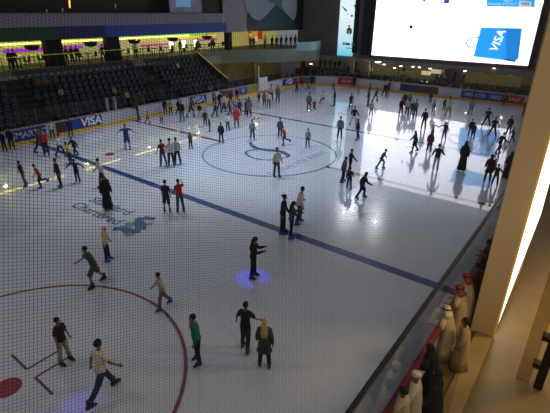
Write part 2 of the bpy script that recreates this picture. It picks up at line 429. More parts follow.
for k in range(7, len(fasc)-1):
    a, b = fasc[k], fasc[k+1]; mb.quad((a[0], a[1]-.05, 3.9), (b[0], b[1]-.05, 3.9), (b[0], b[1]-.05, 5.0), (a[0], a[1]-.05, 5.0))
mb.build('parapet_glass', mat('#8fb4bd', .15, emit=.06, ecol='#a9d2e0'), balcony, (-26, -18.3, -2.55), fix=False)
# concourse railing (thin yellow-lit top bar, glass below)
cr = empty('concourse_railing', (0, YT+.1, CZ)); tag(cr, 'glass railing with thin yellow top bar above the stand', 'railing')
MB().box(-14, 14.6, -.02, .02, 1.0, 1.04).build('top_bar', mat('#8f8a2a', .5, emit=.35, ecol='#c8c832'), cr)
MB().quad((-14, 0, .05), (14.6, 0, .05), (14.6, 0, 1.0), (-14, 0, 1.0)).build('glass_pane', GL, cr, fix=False)
for k in range(20): MB().box(-14+1.5*k-.025, -14+1.5*k+.025, -.02, .02, 0, 1.0).build('railing_post', mat('#2f2f22', .5), cr)
# lit shop wall at the back of the concourse
YW = 26.5
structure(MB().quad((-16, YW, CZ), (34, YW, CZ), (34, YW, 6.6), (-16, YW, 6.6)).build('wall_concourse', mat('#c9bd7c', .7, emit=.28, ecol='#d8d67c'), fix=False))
structure(MB().quad((-16, 22.35, 6.36), (34, 22.35, 6.36), (34, 27, 6.34), (-16, 27, 6.34)).build('ceiling_concourse', mat('#4d4f35', .7), fix=False))
def wall_strip(name, px0, px1, zs0, zs1, col, e, y=YW-.05, parent=None):
    """a strip of the lit shop wall between two picture columns"""
    a0 = at(px0, 50, 1, y).x; a1 = at(px1, 50, 1, y).x
    o = MB().box(a0, a1, y-.03, y, zs0, zs1).build(name, mat(col, .6, emit=e, ecol=col), parent, fix=True)
    return structure(o) if parent is None else o
def shopfront(px0, px1, base, label):
    a0, a1 = at(px0, 50, 1, YW-.04).x, at(px1, 50, 1, YW-.04).x
    f = empty('shop_front', ((a0+a1)/2, YW-.08, CZ)); tag(f, label, 'shop front')
    h = (a1-a0)/2
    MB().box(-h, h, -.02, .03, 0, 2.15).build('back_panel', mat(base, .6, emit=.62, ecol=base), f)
    return f, h
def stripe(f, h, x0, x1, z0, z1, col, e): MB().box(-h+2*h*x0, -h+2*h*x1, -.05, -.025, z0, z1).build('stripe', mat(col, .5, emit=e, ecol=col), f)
f, h = shopfront(2, 46, '#a9a45c', 'yellow lit shop front with purple stripe under the green fascia')
stripe(f, h, 0, 1, 1.45, 1.85, '#d2cf5c', .75); stripe(f, h, 0, 1, 1.02, 1.32, '#a82fd0', .8); stripe(f, h, 0, 1, .45, .8, '#ccd06a', .65)
f, h = shopfront(60, 83, '#a9a45c', 'narrow yellow lit shop front with purple stripe between two black columns')
stripe(f, h, 0, 1, 1.45, 1.9, '#d2cf5c', .75); stripe(f, h, 0, 1, 1.0, 1.3, '#a82fd0', .8); stripe(f, h, 0, .7, .35, .75, '#ccd06a', .65)
f, h = shopfront(83.3, 106, '#b0a870', 'beige shop front with short purple stripe left of the middle black column')
stripe(f, h, .65, 1, 1.5, 1.8, '#d2c45c', .75); stripe(f, h, .68, 1, 1.05, 1.25, '#a82fd0', .8)
f, h = shopfront(119, 140, '#c4b67c', 'pale beige shop front right of the middle black column')
stripe(f, h, .2, .8, .2, .5, '#d7cf70', .8)
f, h = shopfront(140.3, 172, '#cbbf7a', 'cream shop front with long magenta stripe above the seats')
stripe(f, h, 0, 1, 1.75, 1.95, '#6fd23c', .8); stripe(f, h, 0, .9, 1.35, 1.55, '#d2c45c', .75); stripe(f, h, 0, .88, .78, 1.0, '#b02a8c', .8)
f, h = shopfront(172.3, 226, '#cbbf7a', 'cream shop front with short magenta stripe under the blue fascia end')
stripe(f, h, 0, .8, 1.45, 1.65, '#e6d63c', .9); stripe(f, h, .45, .82, 1.0, 1.2, '#b02a8c', .8); stripe(f, h, 0, .55, 1.78, 1.95, '#6fd23c', .8)
f, h = shopfront(231, 276, '#b5ab58', 'olive yellow lit wall with colourful mural behind the balcony')
for k, (a, b, z0, z1, c) in enumerate([(.35, .5, .6, 2.0, '#d23c22'), (.42, .6, .9, 1.9, '#e0b42c'), (.55, .66, .7, 2.0, '#c8381f'), (.45, .55, .5, 1.1, '#e8e0c8'), (.37, .42, 1.1, 1.6, '#e8c8c0')]):
    MB().box(-h+2*h*a, -h+2*h*b, -.06-.005*k, -.03, z0, z1).build('mural_patch', mat(c, .5, emit=.6, ecol=c), f)
for px in (53, 112.5, 228.5):
    p = at(px, 50, 1, 22.85); hw = {53: .75, 112.5: .7, 228.5: .35}[px]
    o = MB().box(-hw, hw, -.35, .35, 0, 2.2).build('trim_2', mat('#050506', .8), None, (p.x, 22.85, CZ)); structure(o)
# hanging round dark lamps
bowl = MB(); bowl.loft([[(r*math.cos(a*math.pi/8), r*math.sin(a*math.pi/8), z) for a in range(16)] for r, z in ((.25, -.42), (.55, -.3), (.66, 0))]).tube([(0, 0, -.05), (0, 0, .5)], .03)
bowl_me = bowl.mesh('pendant_bowl', mat('#1b1a14', .5))
for px, lab in ((30.5, 'dark bowl pendant above the shop front by the green fascia'), (90, 'dark bowl pendant left of the middle black column'), (134, 'dark bowl pendant right of the middle black column'), (173, 'dark bowl pendant over the magenta-striped shop front'), (207, 'dark bowl pendant over the end of the concourse')):
    p = at(px, 40, 1, 24.5); t = empty('pendant_lamp', (p.x, 24.5, 5.85)); tag(t, lab, 'lamp'); link('lamp_shade', bowl_me, t)
# bright edge light under the fascia
structure(MB().box(-16, 14.6, 23.2, 23.32, 6.05, 6.17).build('trim_3', mat('#e8dc60', .5, emit=3.6, ecol='#f4dc70'), None))
# fascia bands
def fband(px0, px1, z0, z1, col, name, e=0, y=22.2):
    a0 = -16 if px0 < 0 else at(px0, 30, 1, y).x; a1 = at(px1, 30, 1, y).x
    return structure(MB().box(a0, a1, y, y+.3, z0, z1).build(name, mat(col, .6, emit=e, ecol=col, var=.06, scale=2)))
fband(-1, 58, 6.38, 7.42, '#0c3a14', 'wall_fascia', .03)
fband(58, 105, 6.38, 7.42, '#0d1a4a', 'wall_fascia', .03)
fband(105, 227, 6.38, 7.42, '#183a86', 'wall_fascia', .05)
fband(-1, 224, 7.42, 8.46, '#6a6874', 'wall_parapet', .07)  # grey band glows a little in place of light on it
fband(-1, 203.5, 8.46, 8.52, '#5c1f22', 'trim_4', .05, 22.15)
# upper gallery wall behind
def uband(px0, px1, col, y=22.9, z0=8.4, z1=11, name='wall_upper', e=0):
    a0 = -18 if px0 < 0 else at(px0, 5, 1, y).x; a1 = at(px1, 5, 1, y).x
    return structure(MB().box(a0, a1, y, y+.2, z0, z1).build(name, mat(col, .7, var=.25, scale=1, emit=e, ecol=col)))
uband(-1, 170, '#231f18', y=24.5); uband(170, 204, '#85839a', e=.08); uband(204, 223, '#2a1316', y=22.6); uband(223, 228, '#77737f', y=22.2, e=.06)  # pale sections carry faint emission so they look better lit
p = at(184, 5, 1, 22.85); 
w1 = structure(MB().box(-1.1, 1.1, -.05, 0, 0, 1.2).build('window_1', mat('#3f7ca8', .3, emit=.35, ecol='#3f8fc4'), None, (p.x-.1, 22.88, 9.1)))
# dim gallery mullions and figures above the parapet are lit points
lampm = mat('#e0a84a', .5, emit=2.0)
for px, py, h in ((69, 3, .8), (46, 11, .25), (115, 6, .4), (62, 10, .3)):
    p = at(px, py, 1, 23.6); t = empty('wall_lamp', tuple(p)); tag(t, {69: 'tall amber wall lamp glowing on the dark upper gallery', 46: 'small amber lamp low on the dark upper gallery, second from its left end', 115: 'small amber lamp on the upper gallery above the dark blue fascia', 62: 'faint amber lamp on the upper gallery just below the tall one'}[px], 'lamp')
    MB().tube([(0, 0, -h/2), (.1, 0, h/2)], .07 if px == 69 else .05, n=6).build('lamp_tube', lampm if px == 69 else mat('#7a6430', .5, emit=.6), t); MB().box(-.1, .1, .02, .12, -h/2-.1, -h/2+.05).build('lamp_bracket', mat('#2a2418', .5), t)
# ------------------------------------------------------------------ corner wall with big graphic, end wall, screens
cw0, cw1 = Vector((19.6, 22.25, 0)), Vector((34.6, 20.1, 0)); cd = (cw1-cw0).normalized()
structure(MB().quad((cw0.x, cw0.y, 6.3), (cw1.x, cw1.y, 6.3), (cw1.x, cw1.y, 11.5), (cw0.x, cw0.y, 11.5)).build('wall_corner', mat('#7a7182', .7, var=.08, scale=.5, emit=.07, ecol='#8a8490'), fix=False))  # emission put into the wall colour to lift it, not a light source
wl = (cw1-cw0).length
Mw = frame((cw0.x, cw0.y-.06, 6.3), cd, (0, 0, 1))
gr = empty('wall_graphic', (0, 0, 0)); gr.matrix_world = Mw; tag(gr, 'large dark teal wall graphic of overlapping circles and shards', 'wall graphic')
def wp(name, pts, col, zoff, e=0): MB().poly([(x, y, zoff) for x, y in pts]).build(name, mat(col, .6, emit=e, ecol=col), gr, fix=False)
def wpx(px, py):   # picture point -> (x, y) on the corner wall
    n = Vector((cd.y, -cd.x, 0)); d = ray(px, py); t = (cw0-CAM).dot(n)/d.dot(n); P = CAM+d*t
    return ((P-cw0).dot(cd), P.z-6.3)
wp('ground_panel', [wpx(247, 31.2), wpx(305, 29.5), wpx(306, -8), wpx(247, -8)], '#14262c', .02)
wp('teal_field', [wpx(255, 29.5), wpx(296, 29.5), wpx(292, 20), wpx(274, 5), wpx(262, 14)], '#23494a', .03)
cc0 = [wpx(x, y) for x, y in [(243, 0), (246, 10), (252, 18), (258, 21), (264, 17), (275, 5), (270, 0), (266, -6), (247, -6)]]
wp('circle_shape', cc0, '#8a90a0', .04)
wp('shard', [wpx(x, y) for x, y in [(267, -4), (275, 5), (284, 12), (293, 21), (295, 17), (296.5, 8), (296, -6)]], '#9fa3ac', .05)
wp('shard', [wpx(x, y) for x, y in [(266, -4), (268, 1), (276, 6), (284, 12), (281, 5), (283, -5)]], '#4f6f78', .055)
wp('dark_edge', [wpx(x, y) for x, y in [(296, 29), (305, 29), (306, -8), (297, -8), (296.5, 8)]], '#0f141c', .06)
XW = 33.8
we = structure(MB().box(XW, XW+.4, -22, 21, 2.55, 14).build('wall_end', mat('#5e575a', .7, var=.1, scale=.4, emit=.02, ecol='#8a8088')))  # touch of emission brightens the wall in place of real light
structure(MB().box(XW-.5, XW+.2, -22, 17.2, 2.5, 3.05).build('trim_5', mat('#77757c', .5, var=.1, scale=.4, emit=.05, ecol='#8a8a90')))  # bulkhead lightened by emission in its material
XS = 33.45
def on_end(px, py, x=XS): p = at(px, py, 0, x); return p
def panel_pts(pts, x): return [tuple(on_end(a, b, x)) for a, b in pts]
# tall lit banner
bn = empty('lit_banner', tuple(on_end(344, 30))); tag(bn, 'tall pale blue lit banner on the end wall left of the screen', 'banner')
def child_poly(par, name, pts, m, x):
    q = [Vector(on_end(a, b, x))-par.location for a, b in pts]
    return MB().poly([tuple(v) for v in q]).build(name, m, par, fix=False)
pL = on_end(337, 55.3); pR = on_end(351.3, 56); zt = 13.5
yl, yr, zb = pL.y, pR.y, pL.z
def banner_mat():
    m = D.materials.new('banner_light'); m.use_nodes = True; nt = m.node_tree; b = nt.nodes['Principled BSDF']
    tc = nt.nodes.new('ShaderNodeTexCoord'); sx = nt.nodes.new('ShaderNodeSeparateXYZ'); mr = nt.nodes.new('ShaderNodeMapRange')
    mr.inputs[1].default_value = -3.2; mr.inputs[2].default_value = 3
    rp = nt.nodes.new('ShaderNodeValToRGB'); e = rp.color_ramp.elements
    e[0].position = 0; e[0].color = lin('#6fc4de'); e[1].position = .75; e[1].color = lin('#dff2f6'); k = e.new(.3); k.color = lin('#b4e0ec')
    nt.links.new(tc.outputs['Object'], sx.inputs[0]); nt.links.new(sx.outputs[2], mr.inputs[0]); nt.links.new(mr.outputs[0], rp.inputs[0])
    nt.links.new(rp.outputs[0], b.inputs['Base Color']); nt.links.new(rp.outputs[0], b.inputs['Emission Color']); b.inputs['Emission Strength'].default_value = 1.15
    return m
L = bn.location
MB().box(0, .33, yr-L.y, yl-L.y, zb-L.z, zt-L.z).build('banner_face', banner_mat(), bn)
MB().box(.02, .3, yr-L.y-.5, yr-L.y, zb-L.z+.5, zt-L.z).build('dark_edge', mat('#121d33', .5), bn)
for pts, c in (([(341, 5.5), (346, 9), (348, 11.5), (345, 10.5)], '#46566e'), ([(354, 5), (357, 4), (357, 7), (354.5, 8)], '#2d4f80'), ([(350.5, 15), (353, 14.5), (352.5, 17), (350.8, 16.6)], '#54728c'), ([(347, 13.5), (348.3, 13), (348, 14.8)], '#6a8aa0'), ([(349, 21), (350, 21), (349.8, 22.3)], '#7590a4')):
    child_poly(bn, 'ink_splash', pts, mat(c, .6), XS-.02)
for pts, c in (([(346.5, 29.5), (349, 27), (352, 29), (349.5, 31)], '#b5483a'), ([(346.5, 29.8), (349.3, 31), (349.3, 34.8), (346.3, 33)], '#d8d04a'), ([(349.5, 31), (352, 29.3), (352, 33), (349.7, 34.7)], '#3a8a50'), ([(348, 25.5), (350, 25), (350, 27), (348.5, 27.4)], '#d68a3c')):
    child_poly(bn, 'cube_emblem', pts, mat(c, .6), XS-.03)
child_poly(bn, 'word_mark', [(343, 42.3), (344.6, 42.3), (344.6, 45), (343, 45)], mat('#b9a23c', .6), XS-.03)
child_poly(bn, 'word_mark', [(345.3, 42.6), (350, 43), (350, 45.3), (345.3, 45)], mat('#8c9a7c', .6), XS-.03)
child_poly(bn, 'word_mark', [(351.4, 43.3), (354.4, 43.6), (354.4, 45.6), (351.4, 45.3)], mat('#a9a468', .6), XS-.03)
child_poly(bn, 'word_mark', [(346, 47.5), (352, 48), (352, 48.8), (346, 48.3)], mat('#8ebccb', .6), XS-.03)
# big screen
c0, c1 = on_end(371.5, 55), on_end(528, 66)
zb = (c0.z+c1.z)/2; yl, yr = c0.y, c1.y
scn = empty('video_screen', (XS, (yl+yr)/2, zb)); tag(scn, 'huge bright video screen showing white with a blue shopping bag', 'screen')
hw = (yl-yr)/2; SH = 10.5
scr_white = mat('#fdfdff', .5, emit=2.8, ecol='#f4f4ff')
MB().box(0, .15, -hw, hw, 0, SH).build('screen_face', scr_white, scn)
fm = mat('#241d20', .5)
MB().box(-.05, .25, -hw-.5, -hw, -.22, SH).build('screen_frame', fm, scn); MB().box(-.05, .25, hw, hw+.35, -.22, SH).build('screen_frame', fm, scn); MB().box(-.05, .25, -hw, hw, -.22, 0).build('screen_frame', mat('#6a4248', .5), scn)
def sp(name, pts, col, e, dx): return child_poly(scn, name, pts, mat(col, .5, emit=e, ecol=col), XS-dx)
bag = sp('shopping_bag', [(481, 27.5), (522, 28.3), (518.5, 58), (515, 61.5), (473.5, 56.5)], '#1c8fe0', 1.9, .03)
sp('bag_fold', [(506, 28), (522, 28.3), (518.5, 58), (515, 61.5), (506, 59.8)], '#1a7fd0', 1.7, .035)
sp('bag_fold', [(505, 58), (513, 60), (516.5, 59.5), (514.8, 62), (506, 60.7)], '#1560a8', 1.3, .04)
hd = [at(x, y, 0, XS-.04)-scn.location for x, y in [(479.5, 37.5), (474, 37), (468, 39.5), (466, 43), (468, 46.5), (472, 47.5), (477.5, 45)]]
MB().tube([tuple(v) for v in hd], .06, n=6).build('bag_handle', mat('#4a7ab0', .5, emit=.3), scn)
u0, u1 = on_end(494, 50, XS-.06), on_end(502, 31.5, XS-.06)
upd = (u1-u0)
text('bag_lettering', 'VISA', 1.25, mat('#ffffff', .5, emit=1.8), scn, Matrix.Translation(-scn.location) @ frame((u0+u1)/2, upd, Vector((0, 1, 0))) @ Matrix.Diagonal((.92, 1, 1, 1)), shear=.12, bold=.012)
sp('top_banner', [(486.5, -14), (536, -12), (534.5, 7.2), (486.5, 6.2)], '#1f9be6', 1.9, .03)
sp('logo_box', [(519, 1), (531.5, 1.6), (531, 7), (519, 6.6)], '#e6ecf6', 1.2, .035)
u = on_end(525, 4.0, XS-.05); text('logo_lettering', 'VISA', .42, mat('#26509c', .5, emit=.4), scn, Matrix.Translation(-scn.location) @ frame(u, (0, -1, 0), (0, 0, 1)), shear=.2, bold=.01)
u = on_end(502, 3.6, XS-.05); text('banner_lettering', 'shopping with style', .38, mat('#dff0fb', .5, emit=1.0), scn, Matrix.Translation(-scn.location) @ frame(u, (0, -1, 0), (0, 0, 1)))
u = on_end(508, 0.0, XS-.05); text('banner_lettering', 'win', .6, mat('#dff0fb', .5, emit=1.0), scn, Matrix.Translation(-scn.location) @ frame(u, (0, -1, 0), (0, 0, 1)))
sp('dark_tile', [(409.5, 25.3), (412.7, 25.3), (412.7, 28.5), (409.5, 28.5)], '#33333a', .1, .03)
sp('pink_figure', [(422.5, .5), (424, -1.5), (426.5, 0), (424, 2.6)], '#e0567a', .6, .03)
sp('violet_figure', [(443, 3.2), (444.5, -1), (449.8, -1), (449, 3.6)], '#6a5cc0', .6, .03)
sp('small_caption', [(464, 2.3), (468, 2.5), (468, 3.2), (464, 3)], '#8a8aa0', .6, .03)
# dark wall pier left of screen / right end
structure(MB().box(XS-.1, XS+.3, on_end(369.5, 30).y, on_end(362.5, 30).y, 3.5, 13.5).build('trim_6', mat('#1c2234', .5)))
# ------------------------------------------------------------------ cafe level beyond the far boards
XB = 39
structure(MB().quad((15, 23.9, 0), (XW, 23.9, 0), (XW, 23.9, 2.75), (15, 23.9, 2.75)).build('wall_passage', mat('#5f5238', .7, var=.7, scale=.5, emit=.09, ecol='#a08a50'), fix=False))  # olive emission makes the passage wall look lit
structure(MB().quad((XB, -24, 0), (XB, 24, 0), (XB, 24, 4), (XB, -24, 4)).build('wall_cafe', mat('#6f664c', .7, var=.8, scale=1.2, emit=.07, ecol='#b9ac80'), fix=False))  # back wall's cafe light is partly put in as emission
structure(MB().quad((XW-.4, -24, 2.9), (XB, -24, 2.9), (XB, 24, 2.9), (XW-.4, 24, 2.9)).build('ceiling_cafe', mat('#4c4a44', .7), fix=False))
structure(MB().box(LX+.4, XB, -22, 22, -.02, .0).build('floor_cafe', mat('#4a443c', .5, var=.2, scale=1)))
structure(MB().box(34.95, XB, -22, 22, 0, .75).build('floor_cafe_step', mat('#4a443c', .5, var=.2, scale=1)))
dl = mat('#fff4d8', .5, emit=7)
dme = MB().loft([[(r*math.cos(a*math.pi/6), r*math.sin(a*math.pi/6), z) for a in range(12)] for r, z in ((.14, -.02), (.16, .05))]).mesh('downlight', dl)
for k, (px, py) in enumerate([(378, 62.2), (384, 64.5), (401, 66.2), (413, 66.8), (419.5, 67.3), (430, 68.6), (311, 64), (465, 71), (394.5, 68)]):
    p = at(px, py, 2, 2.86)
    o = link('downlight', dme, None, (min(p.x, 38.5), p.y, 2.84)); tag(o, 'small round white downlight in the ceiling beyond the far boards', 'downlight', 'downlights beyond the far boards')
    if px == 378: o.scale = (2.4, 2.4, 1); o['label'] = 'largest white downlight, below the gap between banner and screen'; del o['group']
# cafe pillars
for n, (px, c) in enumerate([(351, '#a59d82'), (362.5, '#8d8770'), (366.5, '#9a937c'), (450, '#55525a'), (459, '#6a6668'), (303, '#7a3228'), (254, '#8a7a44')]):
    p = at(px, 78, 0, 32.6) if px > 310 else at(px, 72, 1, 19.5)
    structure(MB().box(p.x-.22, p.x+.22, p.y-.28, p.y+.28, 0, 2.9).build('trim_%d' % (7+n), mat(c, .6)))
# counters with lit signs and goods
def counter(px0, px1, x, col, top, label, items=()):
    a, b = at(px0, 78, 0, x), at(px1, 82, 0, x); c = empty('food_counter', (x, (a.y+b.y)/2, 0)); tag(c, label, 'counter'); h = abs(a.y-b.y)/2
    MB().box(0, .9, -h, h, 0, 1.05).build('counter_front', mat(col, .6, var=.2, scale=3), c); MB().box(-.06, .95, -h-.05, h+.05, 1.05, 1.12).build('counter_top', mat(top, .4), c)
    MB().box(.85, .95, -h, h, 1.12, 2.35).build('back_shelf', mat('#5e5544', .6, var=.5, scale=3, emit=.12, ecol='#c8b070'), c)
    return c, h
c, h = counter(369, 398, 33.6, '#5a4a38', '#9a9078', 'long wooden food counter behind the white board panels')
c, h = counter(402, 432, 33.6, '#6a4a32', '#a89878', 'food counter with lit white sign behind the brown advert panel')
for k, (px, py) in enumerate(((426, 73), (436, 71.5))):
    p = at(px, py, 0, 34.4); MB().box(-.1, -.05, p.y-c.location.y-.6, p.y-c.location.y+.6, p.z-.25, p.z+.25).build('menu_board', mat('#d8d0b0', .5, emit=.7, ecol='#e8dcb4'), c, (.9, 0, 0))
p = at(424.5, 82.5, 0, 31.5); s_ = empty('lit_sign', (31.5, p.y, 0)); tag(s_, 'small white lit sign standing behind the brown advert panel', 'sign')
MB().box(-.05, .05, -.42, .42, p.z-.14, p.z+.14).build('sign_face', mat('#ffffff', .5, emit=2.0), s_); MB().box(-.03, .03, -.03, .03, 0, p.z-.14).build('sign_post', mat('#333333', .5), s_)
c, h = counter(463, 520, 33.2, '#3a2c22', '#5a4632', 'dark brown counter behind the blue advert on the end boards')
p = at(494, 68.5, 0, 33.2); o = link('warm_lamp', dme, None, (33.2, p.y, p.z)); recolour(o, mat('#ffd9a0', .5, emit=6)); tag(o, 'single warm ceiling lamp below the lower corner of the screen', 'lamp')
for px, py, wd, hh, c, e, lab in ((374, 68, .9, .5, '#c8c48c', .7, 'pale green lit board on the cafe wall under the left end of the screen'), (386, 70.5, .7, .45, '#d8d4c0', .8, 'small white lit board on the cafe wall under the screen'), (408, 73, 1.0, .4, '#8fa09c', .5, 'grey-green lit board on the cafe wall behind the plants'), (444, 76, 1.0, .5, '#7c8a98', .35, 'blue-grey board on the cafe wall behind the white board panel'), (476, 79, .9, .5, '#6a5a48', .3, 'brown board on the cafe wall behind the blue far advert'), (508, 84, .5, .5, '#a08a58', .4, 'tan board on the cafe wall behind the red corner advert')):
    q = at(px, py, 0, XB-.1); t = empty('menu_board', (XB-.1, q.y, q.z)); tag(t, lab, 'menu board')
    MB().box(-.03, .03, -wd, wd, -hh, hh).build('board_face', mat(c, .5, emit=e, ecol=c), t); MB().box(.0, .08, -wd-.06, wd+.06, -hh-.06, hh+.06).build('board_frame', mat('#2a2622', .5), t)
# potted plants beyond the boards
def plant(px, py, x, hgt, label, sd):
    rnd = random.Random(sd); p = at(px, py, 0, x); t = empty('potted_plant', (x, p.y, 0)); tag(t, label, 'plant', 'green plants beyond the far boards')
    MB().loft([[(r*math.cos(a*math.pi/6), r*math.sin(a*math.pi/6), z) for a in range(12)] for r, z in ((.2, 0), (.3, .5))]).build('plant_pot', mat('#3a332c', .6), t)
    mb = MB()
    for k in range(90):
        a = rnd.uniform(0, 6.28); r = rnd.uniform(.05, .75)*hgt*.3; z = .6+rnd.uniform(0, 1)*(hgt-.6); l = rnd.uniform(.15, .32)
        c = Vector((r*math.cos(a), r*math.sin(a), z)); d = Vector((math.cos(a), math.sin(a), rnd.uniform(-.4, .9))).normalized(); s = d.cross(Vector((0, 0, 1))).normalized()*l*.35
        mb.quad(c, c+d*l*.5+s, c+d*l, c+d*l*.5-s)
    mb.tube([(0, 0, .4), (0, 0, hgt*.8)], .03, n=6)
    mb.build('plant_leaves', mat('#3c5a44', .7, var=.3, scale=4), t, fix=False)
for k, px in enumerate((318, 324.5, 331, 337.5, 344, 398, 406)): plant(px, 74, 31.7+1.0*(k % 2), 2.2+.3*(k % 3), 'leafy green potted plant standing beyond the far rink boards', k)
# ------------------------------------------------------------------ people
DEF = dict(lean=4, side=0, hl=3, hr=-3, kl=4, kr=4, al=5, ar=5, sl=4, sr=4, bl=9, br=9, el=12, er=12, hp=8, hy=0, tl=0, tr=0)
POSES = {
 'stand': {},
 'rest': dict(hl=6, hr=-2, kl=8, kr=2, sl=8, sr=-4, el=20, er=10, lean=6),
 'glide': dict(lean=16, hl=22, hr=-4, kl=26, kr=14, sl=22, sr=-8, bl=22, br=22, el=30, er=25),
 'stride': dict(lean=20, hl=34, hr=-20, kl=38, kr=12, sl=-24, sr=30, bl=16, br=18, el=25, er=45),
 'walk': dict(lean=8, hl=20, hr=-18, kl=12, kr=16, sl=-18, sr=20, bl=10, br=10, el=18, er=28),
 'bigwalk': dict(lean=8, hl=28, hr=-30, kl=8, kr=14, sl=-18, sr=24, bl=12, br=14, el=14, er=24),
 'lunge': dict(lean=30, hl=40, hr=-30, kl=46, kr=2, sl=30, sr=-40, bl=24, br=28, el=30, er=15, ar=14),
 'balance': dict(lean=10, hl=14, hr=-4, kl=18, kr=12, sl=10, sr=10, bl=68, br=68, el=12, er=12),
 'reach_left': dict(lean=8, hl=8, hr=-6, kl=12, kr=10, sl=18, bl=72, el=8, sr=8, br=14),
 'reach_right': dict(lean=8, hl=8, hr=-6, kl=12, kr=10, sr=18, br=72, er=8, sl=8, bl=14),
 'phone': dict(lean=6, sl=34, el=86, sr=30, er=80, bl=6, br=6, hp=28),
 'call': dict(lean=3, sr=50, er=125, br=35, sl=10, el=40),
 'wide': dict(lean=8, hl=4, hr=-4, kl=10, kr=10, al=19, ar=19, bl=24, br=24, sl=8, sr=8, el=20, er=20),
 'hips': dict(lean=4, bl=36, br=36, sl=-14, sr=-14, el=80, er=80, al=9, ar=9),
 'lift': dict(lean=20, hl=16, hr=-10, kl=24, kr=72, sl=24, sr=-20, bl=24, br=24, el=40, er=20),
 'crouch': dict(lean=34, hl=64, hr=50, kl=84, kr=80, sl=40, sr=40, el=40, er=40, al=10, ar=10, hp=-6),
 'kneel': dict(lean=12, hl=70, hr=10, kl=108, kr=104, sl=30, sr=24, el=50, er=50, al=8, ar=8),
 'sit': dict(lean=-6, hl=84, hr=78, kl=30, kr=52, sl=-10, sr=24, el=20, er=50, al=12, ar=10),
 'rail': dict(lean=20, hl=8, hr=-2, kl=4, kr=4, sl=8, sr=8, el=78, er=78, bl=14, br=14, hp=6),
 'point': dict(lean=8, sl=64, bl=14, el=10, sr=10, er=60),
 'hold': dict(lean=6, hl=8, hr=-8, kl=8, kr=10, sr=26, br=24, er=26, sl=-6, bl=24, el=28),
}
def dirp(p, a, s): return Vector((math.sin(R(p))*math.cos(R(a)), s*math.sin(R(a)), -math.cos(R(p))*math.cos(R(a))))
_sk = {}
def skeleton(pose):
    if pose in _sk: return _sk[pose]
    q = dict(DEF); q.update(POSES[pose])
    J = {}; pel = Vector((0, 0, 0)); ln = R(q['lean'])
    up = Vector((math.sin(ln), 0, math.cos(ln))); fw = Vector((math.cos(ln), 0, -math.sin(ln)))
    up2 = Vector((math.sin(ln*.55), 0, math.cos(ln*.55)))
    J['pel'] = pel; J['waist'] = pel+up2*.16; J['chest'] = J['waist']+up*.2; J['neck'] = J['chest']+up*.17
    hl = R(q['lean']*.45+q['hp']*.25); J['head'] = J['neck']+Vector((math.sin(hl), 0, math.cos(hl)))*.165
    J['up'] = up; J['fw'] = fw; J['hdir'] = (R(q['hp']), R(q['hy']))
    for s, k in ((1, 'l'), (-1, 'r')):
        hip = pel+Vector((0, .085*s, -.05)); d = dirp(q['h'+k], q['a'+k], s); kn = hip+d*.41
        d2 = dirp(q['h'+k]-q['k'+k], q['a'+k]*.9, s); an = kn+d2*.40
        fp = max(-80, min(10, (q['h'+k]-q['k'+k])*(.75 if q['k'+k] > 50 and pose == 'lift' else .15)))
        if pose in ('kneel',): fp = -70
        if pose == 'sit': fp = 35
        J['hip'+k], J['kn'+k], J['an'+k] = hip, kn, an; J['ft'+k] = R(fp)
        sh = J['chest']+up*.11+Vector((0, .175*s, 0)); 
        Ml = Matrix.Rotation(ln*.6, 3, 'Y')
        ad = Ml @ dirp(q['s'+k], q['b'+k], s); el = sh+ad*.28
        inw = q['b'+k]*.6 if q['e'+k] < 60 else -14
        fd = Ml @ dirp(q['s'+k]+q['e'+k], inw, s); wr = el+fd*.25
        J['sh'+k], J['el'+k], J['wr'+k], J['fd'+k] = sh, el, wr, fd
    lo = min(min(J['anl'].z, J['anr'].z)-.155, pel.z-.13 if pose in ('sit',) else 9, *( [min(J['knl'].z, J['knr'].z)-.07] if pose == 'kneel' else [9]))
    off = Vector((0, 0, -lo)); fx_ = (J['anl'].x+J['anr'].x)/2; fy_ = (J['anl'].y+J['anr'].y)/2
    if pose == 'lift': fx_, fy_ = J['anl'].x, J['anl'].y
    if pose in ('sit', 'kneel'): fx_ = fy_ = 0
    for k, v in J.items():
        if isinstance(v, Vector) and k not in ('up', 'fw', 'fdl', 'fdr'): J[k] = v+off-Vector((fx_, fy_, 0))
    J['top'] = J['head'].z+.125
    _sk[pose] = J
    return J
def ring(c, u, v, a, b, n=12, fold=0, k=6): return [c+u*(a*math.cos(2*math.pi*j/n))*(1+fold*math.cos(k*2*math.pi*j/n))+v*(b*math.sin(2*math.pi*j/n))*(1+fold*math.cos(k*2*math.pi*j/n)) for j in range(n)]
def limb(mb, pts, rad, n=8, mi=0):
    """limb with a rounded bend at each inner joint"""
    P, Q = [Vector(pts[0])], [rad[0]]
    for k in range(1, len(pts)-1):
        a, b, c = Vector(pts[k-1]), Vector(pts[k]), Vector(pts[k+1])
        P += [b+(a-b)*.22, b+((a-b)+(c-b))*.06, b+(c-b)*.22]; r0, r1, r2 = rad[k-1], rad[k], rad[k+1]
        Q += [r1+(r0-r1)*.3, r1, r1+(r2-r1)*.25]
    P.append(Vector(pts[-1])); Q.append(rad[-1])
    mb.tube([tuple(p) for p in P], Q, n=n, mi=mi)
def head_matrix(J):
    hp, hy = J['hdir']; return Matrix.Rotation(hy, 3, 'Z') @ Matrix.Rotation(hp, 3, 'Y')
def face_fn(d, q):
    if d.z < -.1: q.y *= 1-.34*(-d.z-.1); q.x *= (1-.18*(-d.z-.1)) if d.x > 0 else (1-.35*(-d.z-.1))
    if d.x > .6 and abs(d.z) < .35: q.x *= .97
    return q
SKIN = mat('#8a5a40', .6); EYE = mat('#16100c', .4); LIP = mat('#6e3530', .6)
_me = {}
def cached(key, fn):
    if key not in _me: _me[key] = fn()
    return _me[key]
